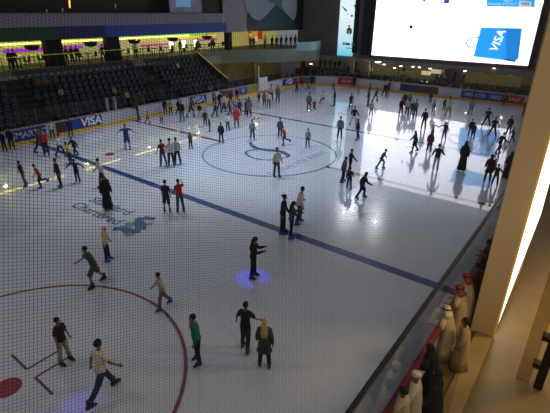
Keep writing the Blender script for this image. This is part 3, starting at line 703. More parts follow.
def fixnormals(me):
    b = bmesh.new(); b.from_mesh(me); bmesh.ops.recalc_face_normals(b, faces=b.faces); b.to_mesh(me); b.free(); return me
def body_mesh(pose, robe=False):
    J = skeleton(pose); mb = MB(); Y = Vector((0, 1, 0)); u, f = J['up'], J['fw']
    mb.loft([ring(J['pel']-u*.1, Y, f, .06, .05), ring(J['pel'], Y, f, .13, .09), ring(J['waist'], Y, f, .115, .085), ring(J['chest'], Y, f, .14, .095), ring(J['chest']+u*.1, Y, f, .14, .08), ring(J['neck']-u*.02, Y, f, .06, .05)])
    mb.tube([tuple(J['neck']-u*.05), tuple(J['neck']+u*.03), tuple(J['head']-Vector((0, 0, .05)))], [.058, .052, .05], n=10)
    Mh = head_matrix(J); mb.ball(J['head'], .098, .077, .122, 14, 10, M=Mh, fn=face_fn)
    mb.loft([[J['head']+Mh @ Vector(p) for p in r] for r in ([(.085, .008, .03), (.085, -.008, .03), (.095, -.006, .022), (.095, .006, .022)], [(.09, .016, -.022), (.09, -.016, -.022), (.122, -.009, -.026), (.122, .009, -.026)])])
    for s in (1, -1): mb.ball(J['head']+Mh @ Vector((-.005, .078*s, -.005)), .018, .008, .03, 6, 5, M=Mh)
    for k in 'lr':
        limb(mb, [J['sh'+k]-Vector((0, .03*(1 if k == 'l' else -1), .01)), J['el'+k], J['wr'+k]], [.05, .04, .028])
        limb(mb, [J['hip'+k], J['kn'+k], J['an'+k]], [.08, .055, .038])
        fdv = Vector((math.cos(J['ft'+k]), 0, math.sin(J['ft'+k]))); mb.tube([tuple(J['an'+k]), tuple(J['an'+k]+fdv*.05-Vector((0, 0, .04))), tuple(J['an'+k]+fdv*.14-Vector((0, 0, .055)))], [.036, .036, .024], n=8)
        # palm
        fd = J['fd'+k]; sd = Vector((0, 0, 1)).cross(fd); sd = sd.normalized() if sd.length > .2 else Vector((1, 0, 0))
        th = Vector((1, 0, 0)); th = (th-fd*th.dot(fd)); th = th.normalized() if th.length > .15 else sd
        nn = fd.cross(th).normalized()
        w = J['wr'+k]; mb.tube([tuple(w-fd*.01), tuple(w+fd*.03), tuple(w+fd*.085)], [.026, .038, .038], n=8, flat=.45, side=tuple(th))
    tmp = mb.mesh('person_body', SKIN); fixnormals(tmp)
    o = D.objects.new('tmp', tmp); C.objects.link(o); md = o.modifiers.new('r', 'REMESH'); md.mode = 'VOXEL'; md.voxel_size = .019; md.use_smooth_shade = True
    sm = o.modifiers.new('s', 'SMOOTH'); sm.factor = .4; sm.iterations = 2
    dg = bpy.context.evaluated_depsgraph_get(); ev = D.meshes.new_from_object(o.evaluated_get(dg)); D.objects.remove(o); D.meshes.remove(tmp)
    # fingers, eyes and mouth set into the finished surface
    ex = MB()
    for k in 'lr':
        fd = J['fd'+k]; w = J['wr'+k]; sgn = 1 if k == 'l' else -1
        th = Vector((1, 0, 0)); th = (th-fd*th.dot(fd)); sd = Vector((0, 0, 1)).cross(fd); sd = sd.normalized() if sd.length > .2 else Vector((1, 0, 0))
        th = th.normalized() if th.length > .15 else sd
        nn = fd.cross(th).normalized()*(-sgn)
        for i, (o_, l) in enumerate(((.028, .068), (.010, .078), (-.009, .072), (-.027, .056))):
            b0 = w+fd*.075+th*o_; b1 = b0+fd*l*.5+nn*l*.1; b2 = b1+fd*l*.35+nn*l*.3
            ex.tube([tuple(b0), tuple(b1), tuple(b2)], [.0095, .009, .007], n=5)
        b0 = w+fd*.03+th*.03; ex.tube([tuple(b0), tuple(b0+th*.025+fd*.025), tuple(b0+th*.03+fd*.055)], [.012, .0105, .008], n=5)
    for s in (1, -1): ex.ball(J['head']+Mh @ Vector((.086, .031*s, .012)), .011, .015, .009, 6, 5, mi=1, M=Mh)
    ex.ball(J['head']+Mh @ Vector((.088, 0, -.06)), .010, .024, .008, 6, 5, mi=2, M=Mh)
    em = ex.mesh('x', [SKIN, EYE, LIP], True); fixnormals(em)
    b = bmesh.new(); b.from_mesh(ev); b.from_mesh(em)
    me = D.meshes.new('person_body'); b.to_mesh(me); b.free(); D.meshes.remove(ev); D.meshes.remove(em)
    for m_ in (SKIN, EYE, LIP): me.materials.append(m_)
    me.polygons.foreach_set('use_smooth', [True]*len(me.polygons))
    return me
def top_mesh(pose, st):
    J = skeleton(pose); mb = MB(); Y = Vector((0, 1, 0)); u, f = J['up'], J['fw']; n = 16
    tk = .03 if st in ('coat', 'hoodie') else .012
    hem = J['pel']-u*(.03 if st != 'coat' else .0)
    rings = []
    if st == 'coat':
        dn = ((J['knl']+J['knr'])/2-J['pel']).normalized()
        rings += [ring(J['pel']+dn*.36, Y, f, .24, .2, n, .05), ring(J['pel']+dn*.2, Y, f, .205, .165, n, .03)]
    rings += [ring(hem-u*.04, Y, f, .165+tk, .122+tk, n), ring(J['pel']+u*.05, Y, f, .155+tk, .115+tk, n), ring(J['waist'], Y, f, .14+tk, .108+tk, n), ring(J['chest'], Y, f, .165+tk, .118+tk, n),
              ring(J['chest']+u*.08, Y, f, .172+tk, .108+tk, n), ring(J['chest']+u*.13, Y, f, .15+tk, .09+tk, n), ring(J['neck']-u*.012, Y, f, .075, .066, n)]
    mb.loft(rings)
    if st == 'hoodie': mb.ball(J['neck']-f*.07+u*.0, .07, .1, .06, 10, 6)
    for k in 'lr':
        s = 1 if k == 'l' else -1
        a = J['sh'+k]-Vector((0, .035*s, 0)); e, w = J['el'+k], J['wr'+k]
        if st == 'tee': mb.tube([tuple(a), tuple(a+(e-a)*.25), tuple(a+(e-a)*.72)], [.066, .066, .066], n=10)
        else: limb(mb, [a, e, w+(w-e)*.04], [.066+tk*.5, .056+tk*.5, .044+tk*.3], n=10)
    return fixnormals(mb.mesh('shirt', fabric('#808080'), True))
def bottom_mesh(pose, st):
    J = skeleton(pose); mb = MB(); Y = Vector((0, 1, 0)); u, f = J['up'], J['fw']; n = 16
    mb.loft([ring(J['pel']-u*.13, Y, f, .12, .1, n), ring(J['pel']-u*.05, Y, f, .165, .122, n), ring(J['pel']+u*.05, Y, f, .15, .115, n), ring(J['pel']+u*.09, Y, f, .14, .105, n)])
    for k in 'lr':
        h, kn, an = J['hip'+k], J['kn'+k], J['an'+k]
        if st == 'shorts': mb.tube([tuple(h), tuple(h+(kn-h)*.3), tuple(h+(kn-h)*1.05)], [.098, .1, .095], n=12)
        else: limb(mb, [h, kn, an+(kn-an)*.06], [.1, .074, .066], n=12)
    if st == 'skirt':
        dn = ((J['knl']+J['knr'])/2-J['pel']).normalized()
        mb.loft([ring(J['pel']+dn*.48, Y, f, .25, .22, 18, .06), ring(J['pel']+dn*.2, Y, f, .21, .17, 18, .03), ring(J['pel']+u*.09, Y, f, .15, .115, 18)])
    return fixnormals(mb.mesh('trousers', fabric('#808080'), True))
def robe_mesh(pose, st):
    J = skeleton(pose); mb = MB(); Y = Vector((0, 1, 0)); u, f = J['up'], J['fw']; n = 24
    foot = Vector(((J['anl'].x+J['anr'].x)/2, (J['anl'].y+J['anr'].y)/2, .05 if st == 'abaya' else .11)); X = Vector((1, 0, 0)); p = J['pel']
    w = 1.0 if st == 'abaya' else .82
    mb.loft([ring(foot, Y, X, .31*w, .29*w, n, .07), ring(foot*.6+p*.4, Y, X, .27*w, .24*w, n, .06), ring(foot*.25+p*.75, Y, X, .235*w, .2*w, n, .04), ring(p+u*.04, Y, f, .2, .155, n, .02),
             ring(J['waist'], Y, f, .17, .135, n), ring(J['chest'], Y, f, .185, .135, n), ring(J['chest']+u*.09, Y, f, .18, .12, n), ring(J['chest']+u*.135, Y, f, .155, .1, n), ring(J['neck'], Y, f, .07, .065, n)])
    for k in 'lr':
        s = 1 if k == 'l' else -1; a = J['sh'+k]-Vector((0, .035*s, 0)); e, w_ = J['el'+k], J['wr'+k]
        limb(mb, [a, e, w_], [.075, .07, .075 if st == 'abaya' else .055], n=10)
    return fixnormals(mb.mesh('robe', fabric('#808080'), True))
def hair_mesh(pose, st):
    J = skeleton(pose); mb = MB(); Mh = head_matrix(J); h = J['head']; u, f = J['up'], J['fw']; Y = Vector((0, 1, 0))
    def capfn(lo):
        def fn(d, q):
            if d.z < lo: q.z = q.z*.0+lo*.13; q.x *= .95; q.y *= .95
            if d.x > .35 and d.z < .5: q.x *= .62
            return q
        return fn
    if st in ('short', 'long', 'bun', 'cap'):
        mb.ball(h+Mh @ Vector((-.012, 0, .012)), .108, .088, .128, 14, 10, M=Mh, fn=capfn(-.25 if st != 'cap' else .05))
    if st == 'bun': mb.ball(h+Mh @ Vector((-.1, 0, .06)), .05, .05, .05, 8, 6)
    if st == 'long':
        mb.loft([ring(h+Mh @ Vector((-.05, 0, .06)), Y, Vector((1, 0, 0)), .08, .06), ring(h+Mh @ Vector((-.07, 0, -.08)), Y, Vector((1, 0, 0)), .09, .055), ring(J['neck']-f*.09-u*.02, Y, f, .1, .05), ring(J['chest']-f*.13+u*.02, Y, f, .11, .035), ring(J['chest']-f*.135-u*.14, Y, f, .07, .02)])
    if st in ('scarf', 'ghutra'):
        def fn(d, q):
            if d.x > .5 and -.75 < d.z < .5: q.x *= .55
            return q
        mb.ball(h+Mh @ Vector((-.01, 0, .008)), .115, .096, .138, 16, 10, M=Mh, fn=fn)
        X = Vector((1, 0, 0))
        if st == 'scarf': mb.loft([ring(h+Vector((-.03, 0, -.02)), Y, X, .1, .09), ring(J['neck']-f*.01+u*.03, Y, X, .115, .105), ring(J['chest']+u*.12, Y, f, .2, .135), ring(J['chest']+u*.01, Y, f, .205, .15)])
        else: mb.loft([ring(h+Vector((-.035, 0, .03)), Y, X, .105, .085), ring(h+Vector((-.05, 0, -.08)), Y, X, .15, .08, 12, .05, 4), ring(J['chest']-f*.07+u*.13, Y, f, .15, .09, 12, .05, 4)])
        if st == 'ghutra':
            for z in (.045, .065):
                c = h+Mh @ Vector((-.01, 0, z)); P = [c+Mh @ Vector((.115*math.cos(a*math.pi/8), .097*math.sin(a*math.pi/8), 0)) for a in range(17)]
                mb.tube([tuple(p) for p in P], .011, n=5, mi=1, cap=False)
    if st == 'cap':
        mb.v, mb.f, mb.mi = [], [], []
        mb.loft([[h+Mh @ Vector((-.008+.1*r_*math.cos(a*math.pi/7), .088*r_*math.sin(a*math.pi/7), z)) for a in range(14)] for r_, z in ((1.03, .035), (1.06, .07), (.98, .115), (.7, .137), (.2, .142))])
    return fixnormals(mb.mesh('hair', [fabric('#151010'), mat('#0c0b0a', .6)], True))
def foot_mesh(pose, k, st):
    J = skeleton(pose); mb = MB(); an = J['an'+k]; a = J['ft'+k]
    f = Vector((math.cos(a), 0, math.sin(a))); u = Vector((-math.sin(a), 0, math.cos(a))); Y = Vector((0, 1, 0))
    dz = .155 if st == 'skate' else .095
    sole = an-u*(dz-(.05 if st == 'skate' else .0))
    if st == 'skate':
        mb.loft([ring(an+u*.12, Y, f, .06, .07, 10), ring(an+u*.02, Y, f, .054, .068, 10), ring(an-u*.04+f*.03, Y, f, .053, .11, 10), ring(sole+u*.02+f*.05, Y, f, .052, .15, 10), ring(sole+f*.05, Y, f, .05, .15, 10)])
    else:
        mb.loft([ring(an+u*.0, Y, f, .05, .055, 10), ring(an-u*.04+f*.03, Y, f, .05, .1, 10), ring(sole+u*.02+f*.045, Y, f, .05, .135, 10), ring(sole+f*.045, Y, f, .048, .135, 10)])
    return fixnormals(mb.mesh('skate', [mat('#2450a8', .5)], True))
def blade_mesh(pose, k):
    J = skeleton(pose); mb = MB(); an = J['an'+k]; a = J['ft'+k]
    f = Vector((math.cos(a), 0, math.sin(a))); u = Vector((-math.sin(a), 0, math.cos(a))); Y = Vector((0, 1, 0)); c = an-u*.105+f*.05
    i = 0; mb.v += [tuple(c+f*x+Y*y+u*z) for z in (-.05, 0) for y in (-.006, .006) for x in (-.14, .15)]
    for q in ((0, 2, 3, 1), (4, 5, 7, 6), (0, 1, 5, 4), (2, 6, 7, 3), (0, 4, 6, 2), (1, 3, 7, 5)): mb.f.append(q); mb.mi.append(0)
    return fixnormals(mb.mesh('skate_blade', mat('#6a6e78', .3, .7)))
SK = {'tan': SKIN, 'dark': mat('#5f3b29', .6), 'fair': mat('#b07d60', .6)}
def person(pos, yaw, hgt, pose, top, bot, hair, label, shoe=('skate', '#1f4fae'), skin='tan', group=None):
    """one person standing at pos; top/bot/hair are (style, colour)"""
    J = skeleton(pose); s = hgt/skeleton('stand')['top']
    pos = Vector(pos)-Vector((0, 0, .06*s if shoe[0] == 'shoe' and pose != 'sit' else 0))
    root = empty('person', pos, yaw); root.scale = (s, s, s); tag(root, label, 'person', group)
    o = link('body', cached(('b', pose), lambda: body_mesh(pose)), root); recolour(o, SK[skin], EYE, LIP)
    if top[0] in ('abaya', 'thobe'):
        recolour(link('robe', cached(('r', pose, top[0]), lambda: robe_mesh(pose, top[0])), root), fabric(top[1]))
    else:
        nm = {'tee': 'shirt', 'long': 'shirt', 'hoodie': 'hooded_jacket', 'coat': 'coat'}[top[0]]
        recolour(link(nm, cached(('t', pose, top[0]), lambda: top_mesh(pose, top[0])), root), fabric(top[1]))
        nm = {'trousers': 'trousers', 'shorts': 'shorts', 'skirt': 'skirt'}[bot[0]]
        recolour(link(nm, cached(('l', pose, bot[0]), lambda: bottom_mesh(pose, bot[0])), root), fabric(bot[1]))
    nm = {'short': 'hair', 'long': 'hair', 'bun': 'hair', 'scarf': 'headscarf', 'ghutra': 'headscarf', 'cap': 'cap'}[hair[0]]
    h = link(nm, cached(('h', pose, hair[0]), lambda: hair_mesh(pose, hair[0])), root)
    recolour(h, fabric(hair[1]), mat('#0c0b0a', .6))
    for k in 'lr':
        ft = recolour(link('skate' if shoe[0] == 'skate' else 'shoe', cached(('f', pose, k, shoe[0]), lambda: foot_mesh(pose, k, shoe[0])), root), mat(shoe[1], .5))
        if shoe[0] == 'skate': link('skate_blade', cached(('bl', pose, k), lambda: blade_mesh(pose, k)), ft)
    return root
def face_yaw(pos, ang):   # 0 = facing right of the view, 90 = away, 180 = left, 270 = towards the viewer
    b = math.degrees(math.atan2(pos.y-CAM.y, pos.x-CAM.x)); return R(b+ang-90)
BK, DK, NV, GY, LG, WH, JN = '#0d0d10', '#1a191c', '#1a2140', '#4a4a50', '#85868c', '#c9c8c4', '#2a3450'
def inside(g):
    for _ in range(60):
        dx, dy = max(0, g.x-(LX-RC)), max(0, abs(g.y)-(WY-RC))
        r_ = math.hypot(dx, dy) if dx > 0 else dy
        if (dx > 0 and dy > 0 and r_ <= RC-.38) or (dx == 0 and dy <= RC-.38) or (dy == 0 and dx <= RC-.38): break
        g = Vector((g.x-.05*(dx > 0), g.y-.05*(dy > 0)*(1 if g.y > 0 else -1), 0))
    return g
def P(x, y, hy, pose, ang, top, bot, hair, label, hgt=None, **kw):
    g = inside(at(x, y, 2, 0))
    if hgt is None:
        d = ray(x, hy); s = math.hypot(g.x-CAM.x, g.y-CAM.y)/math.hypot(d.x, d.y); hgt = CAM.z+d.z*s
        hgt *= skeleton('stand')['top']/skeleton(pose)['top'] if skeleton(pose)['top'] > 1.2 else 1
        hgt = max(1.05, min(1.84, hgt))
    return person(g, face_yaw(g, ang), hgt, pose, top, bot, hair, label, **kw)
T = lambda c: ('tee', c)
LS = lambda c: ('long', c)
HD = lambda c: ('hoodie', c)
CT = lambda c: ('coat', c)
TR = lambda c: ('trousers', c)
SH_ = lambda c: ('shorts', c)
SKT = lambda c: ('skirt', c)
HS = ('short', '#0f0c0b')
HLg = ('long', '#120e0c')
BLUE = ('skate', '#1f4fae')
BLK = ('skate', '#15151a')
# --- near ice
P(66, 362.5, 313.5, 'stand', 310, T('#131316'), TR('#8a8678'), HS, 'man in black polo shirt and pale trousers standing by the red faceoff marks', shoe=BLK)
P(103, 398, 338.5, 'bigwalk', 22, T('#cfc3ae'), TR('#26314a'), HS, 'man in cream tee and blue jeans walking across the faceoff circle', shoe=BLK)
P(198.5, 362, 313, 'rest', 200, LS('#0f6a60'), TR('#15161a'), HS, 'man in teal green shirt at the edge of the red faceoff circle', shoe=('skate', '#16306e'))
P(245, 351, 304, 'hold', 60, T('#121317'), TR('#262a33'), HS, 'man in black tee reaching to the blonde girl beside him', shoe=('skate', '#3a4a5c'))
P(264.5, 367, 320.5, 'rest', 85, CT('#343529'), TR('#141316'), ('long', '#b3a060'), 'girl with long blonde hair and dark olive coat seen from behind', shoe=BLK)
P(165.5, 307.5, 271, 'walk', 190, LS('#b3a184'), TR('#6b5b4a'), HS, 'child in beige top and brown trousers crossing the red circle line')
P(99, 284, 242.5, 'stride', 195, T('#1f5a2c'), SH_('#3c4a3c'), HS, 'boy in green shirt leaning forward at the top of the red circle', shoe=BLK)
P(108, 260.5, 225.5, 'rest', 345, LS('#c9b48c'), TR('#1d2030'), ('scarf', '#cbb78f'), 'girl in beige top and headscarf skating below the blue emblem', shoe=BLUE)
P(253, 277.5, 236.7, 'phone', 350, LS('#111114'), TR('#0f0f12'), HLg, 'girl in black with long hair holding out a phone over blue-lit ice', shoe=('skate', '#1b2560'))
P(282.5, 233, 194, 'rest', 350, LS('#18204a'), TR('#121318'), ('bun', '#120e0c'), 'girl in navy top with hair bun standing on the blue line', shoe=('skate', '#2a3a80'))
P(290.5, 238, 201.5, 'phone', 10, LS('#2f4a44'), TR('#101114'), HLg, 'girl in grey-green top looking at a phone just below the blue line')
P(298, 223.5, 184, 'glide', 20, LS('#c8c4bc'), TR('#2a2b30'), HS, 'person in white top with dark hair behind the two girls on the blue line')
P(167.5, 212.5, 180, 'rest', 75, T('#181a30'), SH_('#33363a'), HS, 'man in dark navy tee and grey shorts beside the man in red', shoe=('skate', '#4a4038'))
P(181, 212, 179, 'call', 110, T('#a8201e'), TR('#33415a'), HS, 'man in red shirt with a hand raised to his face below the blue line', shoe=BLK)
P(108.5, 209, 175, 'rest', 280, ('thobe', '#0e0e11'), None, ('scarf', '#0d0d10'), 'woman in long black robe and headscarf standing over the blue lettering', shoe=('skate', '#1a2c66'))
P(104.5, 186, 157.3, 'walk', 190, LS('#c4bcc0'), TR('#2a2a30'), HS, 'person in white top just behind the woman in the black robe')
# --- left group
P(26.5, 186, 159.5, 'reach_left', 200, T('#15151a'), TR('#5a5048'), HS, 'person in black tee with one arm held out, outermost of the row of four')
P(41.5, 188.5, 163.3, 'lift', 190, T('#a23022'), TR('#1c1d22'), HS, 'child in red-orange tee with one skate lifted behind')
P(61.5, 187, 157.4, 'stand', 200, LS('#121218'), TR('#14141a'), HS, 'person all in black standing straight between the red-tee child and the arm-spreader')
P(78.5, 182, 157.8, 'balance', 250, LS('#1c2224'), TR('#1a2126'), HS, 'dark-clothed skater with both arms spread beside the lit line')
P(47.3, 156, 126, 'rest', 250, LS('#a83038'), TR('#20222c'), HS, 'man in red shirt standing close to the boards')
P(40.5, 153, 126, 'walk', 330, LS('#3f3f44'), TR('#262a34'), HS, 'person in dark grey beside the man in red shirt at the boards')
P(53.5, 139.5, 119.5, 'rest', 270, T('#c3bfc6'), TR('#2c2d38'), HS, 'person in white tee leaning at the boards beside the brown advert')
P(61, 157, 133, 'walk', 320, LS('#c0b9b8'), TR('#15161c'), HS, 'slim person in white top and black trousers left of the yellow shirt')
P(71.5, 163.5, 141, 'glide', 200, T('#b9b022'), TR('#15181a'), HS, 'boy in yellow tee bending forward on the blue line')
P(77, 156.5, 135.5, 'stride', 220, LS('#17171b'), TR('#20222a'), HS, 'person in black jacket just behind the yellow tee boy')
P(71.5, 136.5, 117.5, 'rest', 100, LS('#1c1c1e'), TR('#1d1e22'), HS, 'dark figure at the boards left of the wide blue advert lettering')
P(13, 149.5, 126.5, 'rest', 260, LS('#0f0f12'), TR('#101014'), HS, 'black-clad person by the boards, second from the picture edge', shoe=BLK)
P(5.5, 151, 129.5, 'rest', 240, LS('#121214'), TR('#131317'), HS, 'black-clad person by the boards at the very edge of the picture', shoe=BLK)
P(128, 149.5, 122.5, 'balance', 270, T('#28345e'), SH_('#2f3d6a'), HS, 'player in navy tee and shorts gliding with arms out, alone near the boards')
P(139, 120.5, 101, 'point', 170, LS('#131316'), TR('#4a3a40'), HS, 'person in black jacket stretching an arm along the white boards')
P(147.5, 123.5, 111, 'walk', 330, LS('#1f6a5a'), TR('#15181c'), HS, 'child in teal top right of the arm-stretching person')
P(162, 124, 111.5, 'rest', 280, LS('#8d8a90'), TR('#1a1c26'), HS, 'child in pale grey top and dark trousers near the boards')
P(165.5, 114.5, 98, 'rest', 300, LS('#101013'), TR('#101014'), HS, 'tall black-clad person against the boards left of the yellow shirt')
P(171, 115.5, 99.2, 'rest', 280, T('#c08a1e'), TR('#22332a'), HS, 'person in yellow-orange shirt against the boards')
P(178, 114.5, 98.5, 'walk', 20, LS('#151517'), TR('#15161a'), HS, 'dark person at the boards right of the yellow-orange shirt')
P(182.5, 121.5, 96.5, 'rest', 260, LS('#18171a'), TR('#3a4666'), HS, 'person in black top and blue jeans in front of the boards crowd')
P(190.5, 117, 93.5, 'stride', 340, LS('#23335f'), SH_('#254a34'), HS, 'striding person in blue shirt and green shorts below the small blue advert')
P(200, 118, 103, 'rest', 90, LS('#141417'), TR('#a09a98'), HS, 'person in black top and pale trousers below the small blue advert')
P(205.5, 126, 109.5, 'rest', 270, LS('#2c2a20'), TR('#15151a'), HS, 'thin person in brown-black top in front of the small blue advert crowd')
P(214.5, 117, 102, 'stride', 350, LS('#16171b'), TR('#15161a'), HS, 'black-clad person striding beside the pale trousers person')
P(210, 131.5, 118, 'rest', 200, HD('#1b1c20'), TR('#202436'), ('short', '#6a5f3a'), 'stocky child in dark jacket with sandy hair nearest the lit line crowd')
P(221.5, 143, 122, 'rest', 260, HD('#16201a'), TR('#181b1c'), HS, 'man in dark green jacket standing where the lit line meets the red dash', shoe=BLK)
P(228, 130.5, 113, 'rest', 250, LS('#c2bfc2'), TR('#1c2344'), HS, 'child in white shirt and navy trousers left of the red jacket')
P(236.7, 127.5, 105, 'rest', 280, CT('#b02a40'), TR('#6a4c40'), HS, 'woman in bright pink-red jacket in the middle of the crowd')
P(191, 149, 131.5, 'rest', 250, T('#1f6434'), TR('#1b1f22'), HS, 'child in green tee on the lit line right of the three friends')
P(164, 166.5, 139.5, 'hold', 110, T('#5a221c'), TR('#4a5468'), HS, 'man in maroon tee and jeans, outer one of the three friends embracing')
P(171.8, 166.8, 138, 'rest', 100, LS('#b8b3ae'), TR('#191a20'), HS, 'person in white shirt in the middle of the three friends embracing')
P(178.3, 164.5, 137.5, 'reach_left', 110, LS('#9c968c'), TR('#17181d'), HS, 'person in grey-white shirt, one of the three friends nearest the centre circle')
P(252.5, 140, 119, 'rest', 270, LS('#7d8088'), TR('#2c3038'), HS, 'person in grey striped top just above the centre circle')
P(276.5, 176.5, 147, 'rest', 300, LS('#bdb7a8'), TR('#2c3d42'), HS, 'man in cream shirt standing on the centre circle', shoe=BLK)
P(283.5, 145.5, 126.5, 'lift', 170, LS('#b04034'), TR('#2a2b36'), HS, 'child in red jacket skating with one leg up at the centre badge')
P(280, 138, 117.5, 'rest', 260, LS('#4a4a4c'), TR('#1a1b22'), HS, 'dark grey person just behind the red jacket child')
P(307.5, 147, 128.5, 'rest', 90, LS('#6d8488'), TR('#1d2a3c'), HS, 'child in grey-blue top standing alone right of the centre badge')
# --- crowd near the far left boards
P(214.5, 106, 90, 'rest', 260, LS('#8f8c8e'), TR('#17181d'), HS, 'person in pale grey top at the white boards right of the small blue advert')
P(219, 109.5, 90.5, 'stride', 30, LS('#17171a'), TR('#181920'), HS, 'black-clad person with a white arm at the white boards')
P(223.5, 112.5, 92, 'walk', 20, LS('#c2c2c4'), TR('#1c2438'), HS, 'person in bright white shirt in front of the maroon advert')
P(231, 104, 90, 'rest', 270, LS('#6b3048'), TR('#2a2030'), HS, 'person in maroon-pink top against the maroon advert')
P(237, 100, 87.5, 'rest', 270, LS('#111216'), TR('#101218'), HS, 'tall dark person between the maroon and blue adverts')
P(230.5, 115, 101, 'walk', 200, LS('#7a2a26'), TR('#191a20'), HS, 'child in dark red top left of the pink-red jacket')
P(234.5, 110, 98.5, 'rest', 260, T('#93a9bd'), TR('#3a4a6a'), HS, 'person in pale blue tee behind the pink-red jacket')
P(239.8, 115.5, 99, 'rest', 280, LS('#3b3a2a'), TR('#14151a'), HS, 'person in olive jacket right of the pink-red jacket')
P(246, 114.5, 98.5, 'rest', 330, LS('#121216'), TR('#121216'), HS, 'black-clad person between the olive jacket and the grey long skirt')
P(249.3, 117, 94, 'rest', 270, CT('#6f6d70'), TR('#191a1e'), ('scarf', '#56535a'), 'woman in grey coat and headscarf at the edge of the crowd')
P(259, 103, 94, 'rest', 260, LS('#6a2a30'), TR('#27345e'), HS, 'small child in red and blue in front of the white gate', hgt=1.1)
P(264.3, 107, 91.5, 'rest', 280, LS('#8a6a6c'), TR('#1a2144'), ('long', '#4a1f18'), 'girl in dusty pink top with reddish hair by the white gate')
P(268.6, 108, 91, 'rest', 260, LS('#c4b6b8'), TR('#44506c'), HLg, 'girl in pale pink-white top and jeans beside the reddish-haired girl')
P(271.5, 101, 84, 'rest', 250, LS('#c0c0c2'), TR('#15161b'), HS, 'person in white top and black trousers right of the white gate')
P(277.8, 103, 83.5, 'rest', 270, LS('#6f6450'), TR('#22231f'), HS, 'tall person in tan top left of the corner blue advert')
P(296.8, 92.5, 78.5, 'rest', 240, LS('#a52a34'), TR('#20242e'), HS, 'person in red jacket in front of the corner blue advert')
P(301.6, 87, 74, 'rest', 260, LS('#6b6424'), TR('#15161a'), HS, 'person in yellow-black top against the boards right of the corner blue advert')
P(308, 89.5, 78.5, 'walk', 200, LS('#8a4a34'), TR('#50525c'), HS, 'person in rust orange top against the curved corner boards')
P(312, 86.5, 74, 'rest', 270, LS('#16161a'), TR('#18181e'), HS, 'black-clad person against the curved corner boards')
# --- far ice, middle
P(308.7, 111.5, 92, 'rest', 270, LS('#5a5a58'), TR('#2a3038'), HS, 'man in grey shirt standing beside the kneeling red-top child')
P(314.3, 109.8, 97.7, 'kneel', 250, LS('#8e2c38'), TR('#20212a'), HS, 'child in red top kneeling on the ice', hgt=1.3)
P(323, 102.8, 92, 'sit', 250, LS('#c6c4c6'), TR('#15161b'), HS, 'person in white top sitting on the ice', hgt=1.5)
P(334.4, 105.5, 89, 'rest', 180, LS('#121216'), TR('#13141a'), HS, 'slim black-clad person standing beyond the sitting white top')
P(333.5, 91.3, 82.3, 'walk', 200, LS('#3a2c30'), SKT('#a04a44'), HS, 'child in dark top and red skirt near the white far boards')
P(350.5, 109.5, 93.3, 'rest', 90, T('#121318'), TR('#2c3c5c'), HS, 'man in black tee and jeans on the banner reflection, seen from behind')
P(353, 125.7, 106, 'wide', 70, LS('#131418'), SH_('#b9b6b4'), HS, 'man in black top and white shorts on the banner reflection')
P(339.3, 139.5, 116.3, 'rest', 85, LS('#5a5c60'), TR('#1c2028'), HS, 'man in grey shirt and dark trousers standing on the banner reflection')
P(358, 139.5, 118.8, 'wide', 180, HD('#1b1c22'), TR('#1d2230'), HS, 'skater in dark hooded jacket with legs spread left of the white glare')
P(358, 95.7, 84.3, 'rest', 270, LS('#b06a5c'), TR('#7a5a5c'), HS, 'small child in pinkish orange near the red advert', hgt=1.2)
P(354.5, 87.3, 75.5, 'rest', 270, LS('#151519'), TR('#16171c'), HS, 'dark person standing at the boards at the end of the red advert')
P(368, 105.7, 88, 'rest', 180, LS('#2a2c32'), TR('#26282e'), HS, 'tall dark grey person left of the skater with bent knees')
P(374.5, 101.3, 87.5, 'stride', 350, LS('#17181c'), TR('#181a20'), HS, 'black-clad skater leaning with bent knees near the white far boards')
P(370.5, 117.2, 99.5, 'rest', 270, LS('#a8a6a2'), TR('#5e5c5e'), HS, 'child in pale grey top at the corner of the white glare')
P(370, 91, 83.5, 'rest', 270, T('#c0582a'), TR('#8a4a34'), HS, 'tiny child in orange by the white far boards', hgt=1.1)
P(383.7, 96.5, 82.3, 'walk', 300, LS('#131318'), TR('#14151a'), HS, 'black-clad person of the pair before the white far boards, the nearer one')
P(387.3, 96.3, 82.3, 'rest', 250, LS('#33343c'), TR('#55565e'), HS, 'dark grey person of the pair before the white far boards')
P(391.8, 90.5, 81, 'rest', 270, LS('#2d3038'), TR('#2c2f38'), HS, 'dark person leaning on the boards left of the dark blue advert')
P(400.3, 116, 97, 'rest', 300, LS('#10141c'), TR('#141a26'), HS, 'black-clad person at the outside of the group of friends behind the white glare')
P(406.5, 116, 98.3, 'rest', 90, LS('#b3a48c'), TR('#15161b'), HS, 'person in beige shirt in the group of friends behind the white glare')
P(411.4, 116.6, 100.3, 'rest', 260, LS('#244038'), TR('#18202c'), HS, 'shorter person in dark green in the group of friends behind the white glare')
P(415, 116.6, 99, 'rest', 240, LS('#4f8a78'), TR('#1a222e'), HS, 'person in pale green shirt at the end of the group of friends')
P(404, 108, 91.5, 'rest', 270, LS('#23252c'), TR('#20222a'), HS, 'dark person behind the beige shirt in the group of friends')
P(408.8, 107.5, 90.5, 'rest', 270, LS('#4c9a4a'), TR('#20222a'), HS, 'person in bright green at the back of the group of friends')
P(423, 129.7, 108.3, 'rest', 100, LS('#14161c'), TR('#161a22'), HS, 'tall black-clad person alone right of the group of friends')
P(432.8, 114.3, 102.8, 'rest', 250, LS('#6e6a6c'), TR('#3c3a40'), HS, 'child in grey coat beyond the person with outstretched arms', hgt=1.3)
P(430, 102.8, 91.3, 'rest', 270, LS('#2a2c34'), TR('#2c2e36'), HS, 'dark person far off below the brown advert')
P(443.7, 111, 97.7, 'rest', 260, LS('#14161c'), TR('#15171d'), HS, 'black-clad person beside the white shirt and khaki shorts')
P(447.5, 117, 96.5, 'hips', 90, LS('#9fb0b0'), SH_('#a08a34'), HS, 'person in pale shirt and khaki shorts below the white board panel')
